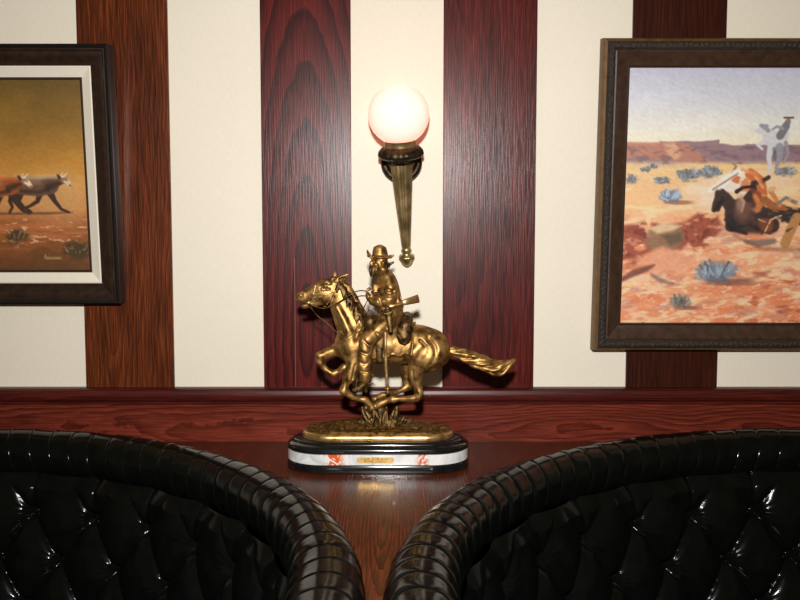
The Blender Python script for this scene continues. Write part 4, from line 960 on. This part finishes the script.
# coat folds
for q in ([(383, 283, -16.5, .9), (388, 288, -21.5, 1.0), (394, 289, -20, .8)], [(384, 292, -20, .9), (390, 294, -23, .9), (395, 292, -20, .8)], [(394, 276, -9, 1.0), (397, 290, -10, 1.0), (397, 303, -10, 1.0)], [(380, 296.5, -21, .8), (382, 303, -21, .8)], [(391, 268, -3, .6), (399, 290, -2, .8), (400, 305, -2, .8)]):
    f.chain(q, 1.6, sub=True)
f.chain([(377, 276, -7, .8), (379.5, 286, -11, .8), (381, 303, -12.5, .8)], 1.2, sub=True)
f.chain([(383, 308, -12.5, 2.4), (392, 310.5, -13, 2.3), (400, 308, -8, 2.3), (402, 306, 0, 2)], 1)         # belt line
f.chain([(384, 309, -13, 4), (396, 318, -15, 4.5)], 2)
f.noise(.16, 8, 9)
rider = field_mesh(f, 'rider', M_bronze, statue, 1); RF = f
# boots
for sd in (-1, 1):
    g = Field((345, 380), (-34, -16) if sd < 0 else (16, 34), (4, 34), .65)
    g.chain([(366, 373, sd*26, 4.4), (364.8, 379, sd*26, 3.6), (360, 383.5, sd*26, 3.3), (355.4, 385.2, sd*26, 2.5)], 1.2); g.chain([(366.6, 383, sd*26, 2.4), (366.8, 386.4, sd*26, 1.8)], .6)
    g.chain([(358, 374, sd*26, 1.0), (357, 386, sd*31, 1.1), (357, 387.2, sd*26, 1.2)], .4); g.chain([(368, 379, sd*26, .9), (373.5, 378.6, sd*26, .9)], .3)
    field_mesh(g, 'boot', M_bronze_d, rider, 1)
# hat
g = Field((360, 400), (-20, 20), (132, 160), .6)
g.ell((380.2, 257.2, 0), (12.2, 1.5, 11.5), .8, -.06)
g.chain([(380.2, 255.4, 0, 7.9), (380, 250.6, 0, 6.9), (380, 249.4, 0, 5.6)], 1.2, .95); g.chain([(377, 244.6, 0, 1.8), (383.5, 244.6, 0, 1.8)], 2.5, sub=True)
g.chain([(371.5, 257, -9, 1.6), (368.6, 253.4, -3, 1.5), (367.6, 250.6, 0, .8)], 1); g.chain([(371.5, 257.5, 8, 1.5), (368.2, 256, 4, 1.3)], 1); g.chain([(390, 256.6, 0, 1.6), (393.2, 255.6, 0, 1.1)], 1)
field_mesh(g, 'hat', M_bronze, rider, 1)
g = Field((366, 398), (-12, 12), (116, 144), .6)
for i in range(22):
    x = random.uniform(371, 377.5); d = random.uniform(-6.5, 5); L = random.uniform(5, 9)
    g.chain([(x, 267+random.uniform(-1, 1.5), d, 1.7), (x-.6, 267+L*.5, d-.6, 1.6), (x+random.uniform(-1.5, 1.5), 268+L, d-.4, .6)], .5)
g.chain([(370.4, 266.6, -2, 1.3), (373, 267, -5.4, 1.2), (374.4, 269.5, -6.5, .6)], .5); g.chain([(370.4, 266.6, -1, 1.3), (371.4, 267.4, 2.8, 1.1)], .5)
for i in range(7): g.chain([(384+i*.4, 259.5+i*.9, -6.5+i*1.6, 1.8), (388+i*.2, 263+i*.6, -5+i*1.5, 1.2)], .6)
g.chain([(386, 266, 0, 3), (390, 264, 0, 1.7), (393.2, 262.4, 0, 1.2)], 1)
field_mesh(g, 'beard_and_hair', M_bronze_d, rider, 1)
# rifle across the saddle, revolver holster, sabre
b = MB(); b.tube([Lp(382, 306.5, -24), Lp(398, 302.6, -17), (Lp(402, 301.4, -15))], [.0042, .0048, .0055], 12); b.tube([Lp(401, 301.6, -15.4), Lp(406, 300.4, -13.5), Lp(418.2, 297.6, -8)], [.0052, .0072, .0095], 12, .45); b.build('rifle', M_bronze_l, rider, True)
g = Field((376, 402), (-36, -10), (62, 98), .65)
g.chain([(388, 307, -23, 3.6), (389.5, 316, -27, 3.4), (391, 328, -29, 2.2)], 1, .7); g.chain([(386.5, 304, -24, 1.6), (383.4, 302.6, -25.5, 1.4)], .6); g.chain([(384.5, 311, -26.5, 1.2), (392.5, 309, -26, 1.2)], .5)
field_mesh(g, 'holster', M_bronze_d, rider, 1)
b = MB(); b.tube(spl([Lp(*p) for p in [(386, 328, -31), (386.2, 345, -31), (386.6, 364, -30.5), (388.2, 388, -29)]]), .0036, 10, .5); b.lathe([(.0055, -.003), (.0062, 0), (.0055, .003)], 16, Matrix.Translation(Lp(387.9, 383, -29.4))); b.build('sabre_scabbard', M_bronze_l, rider, True)
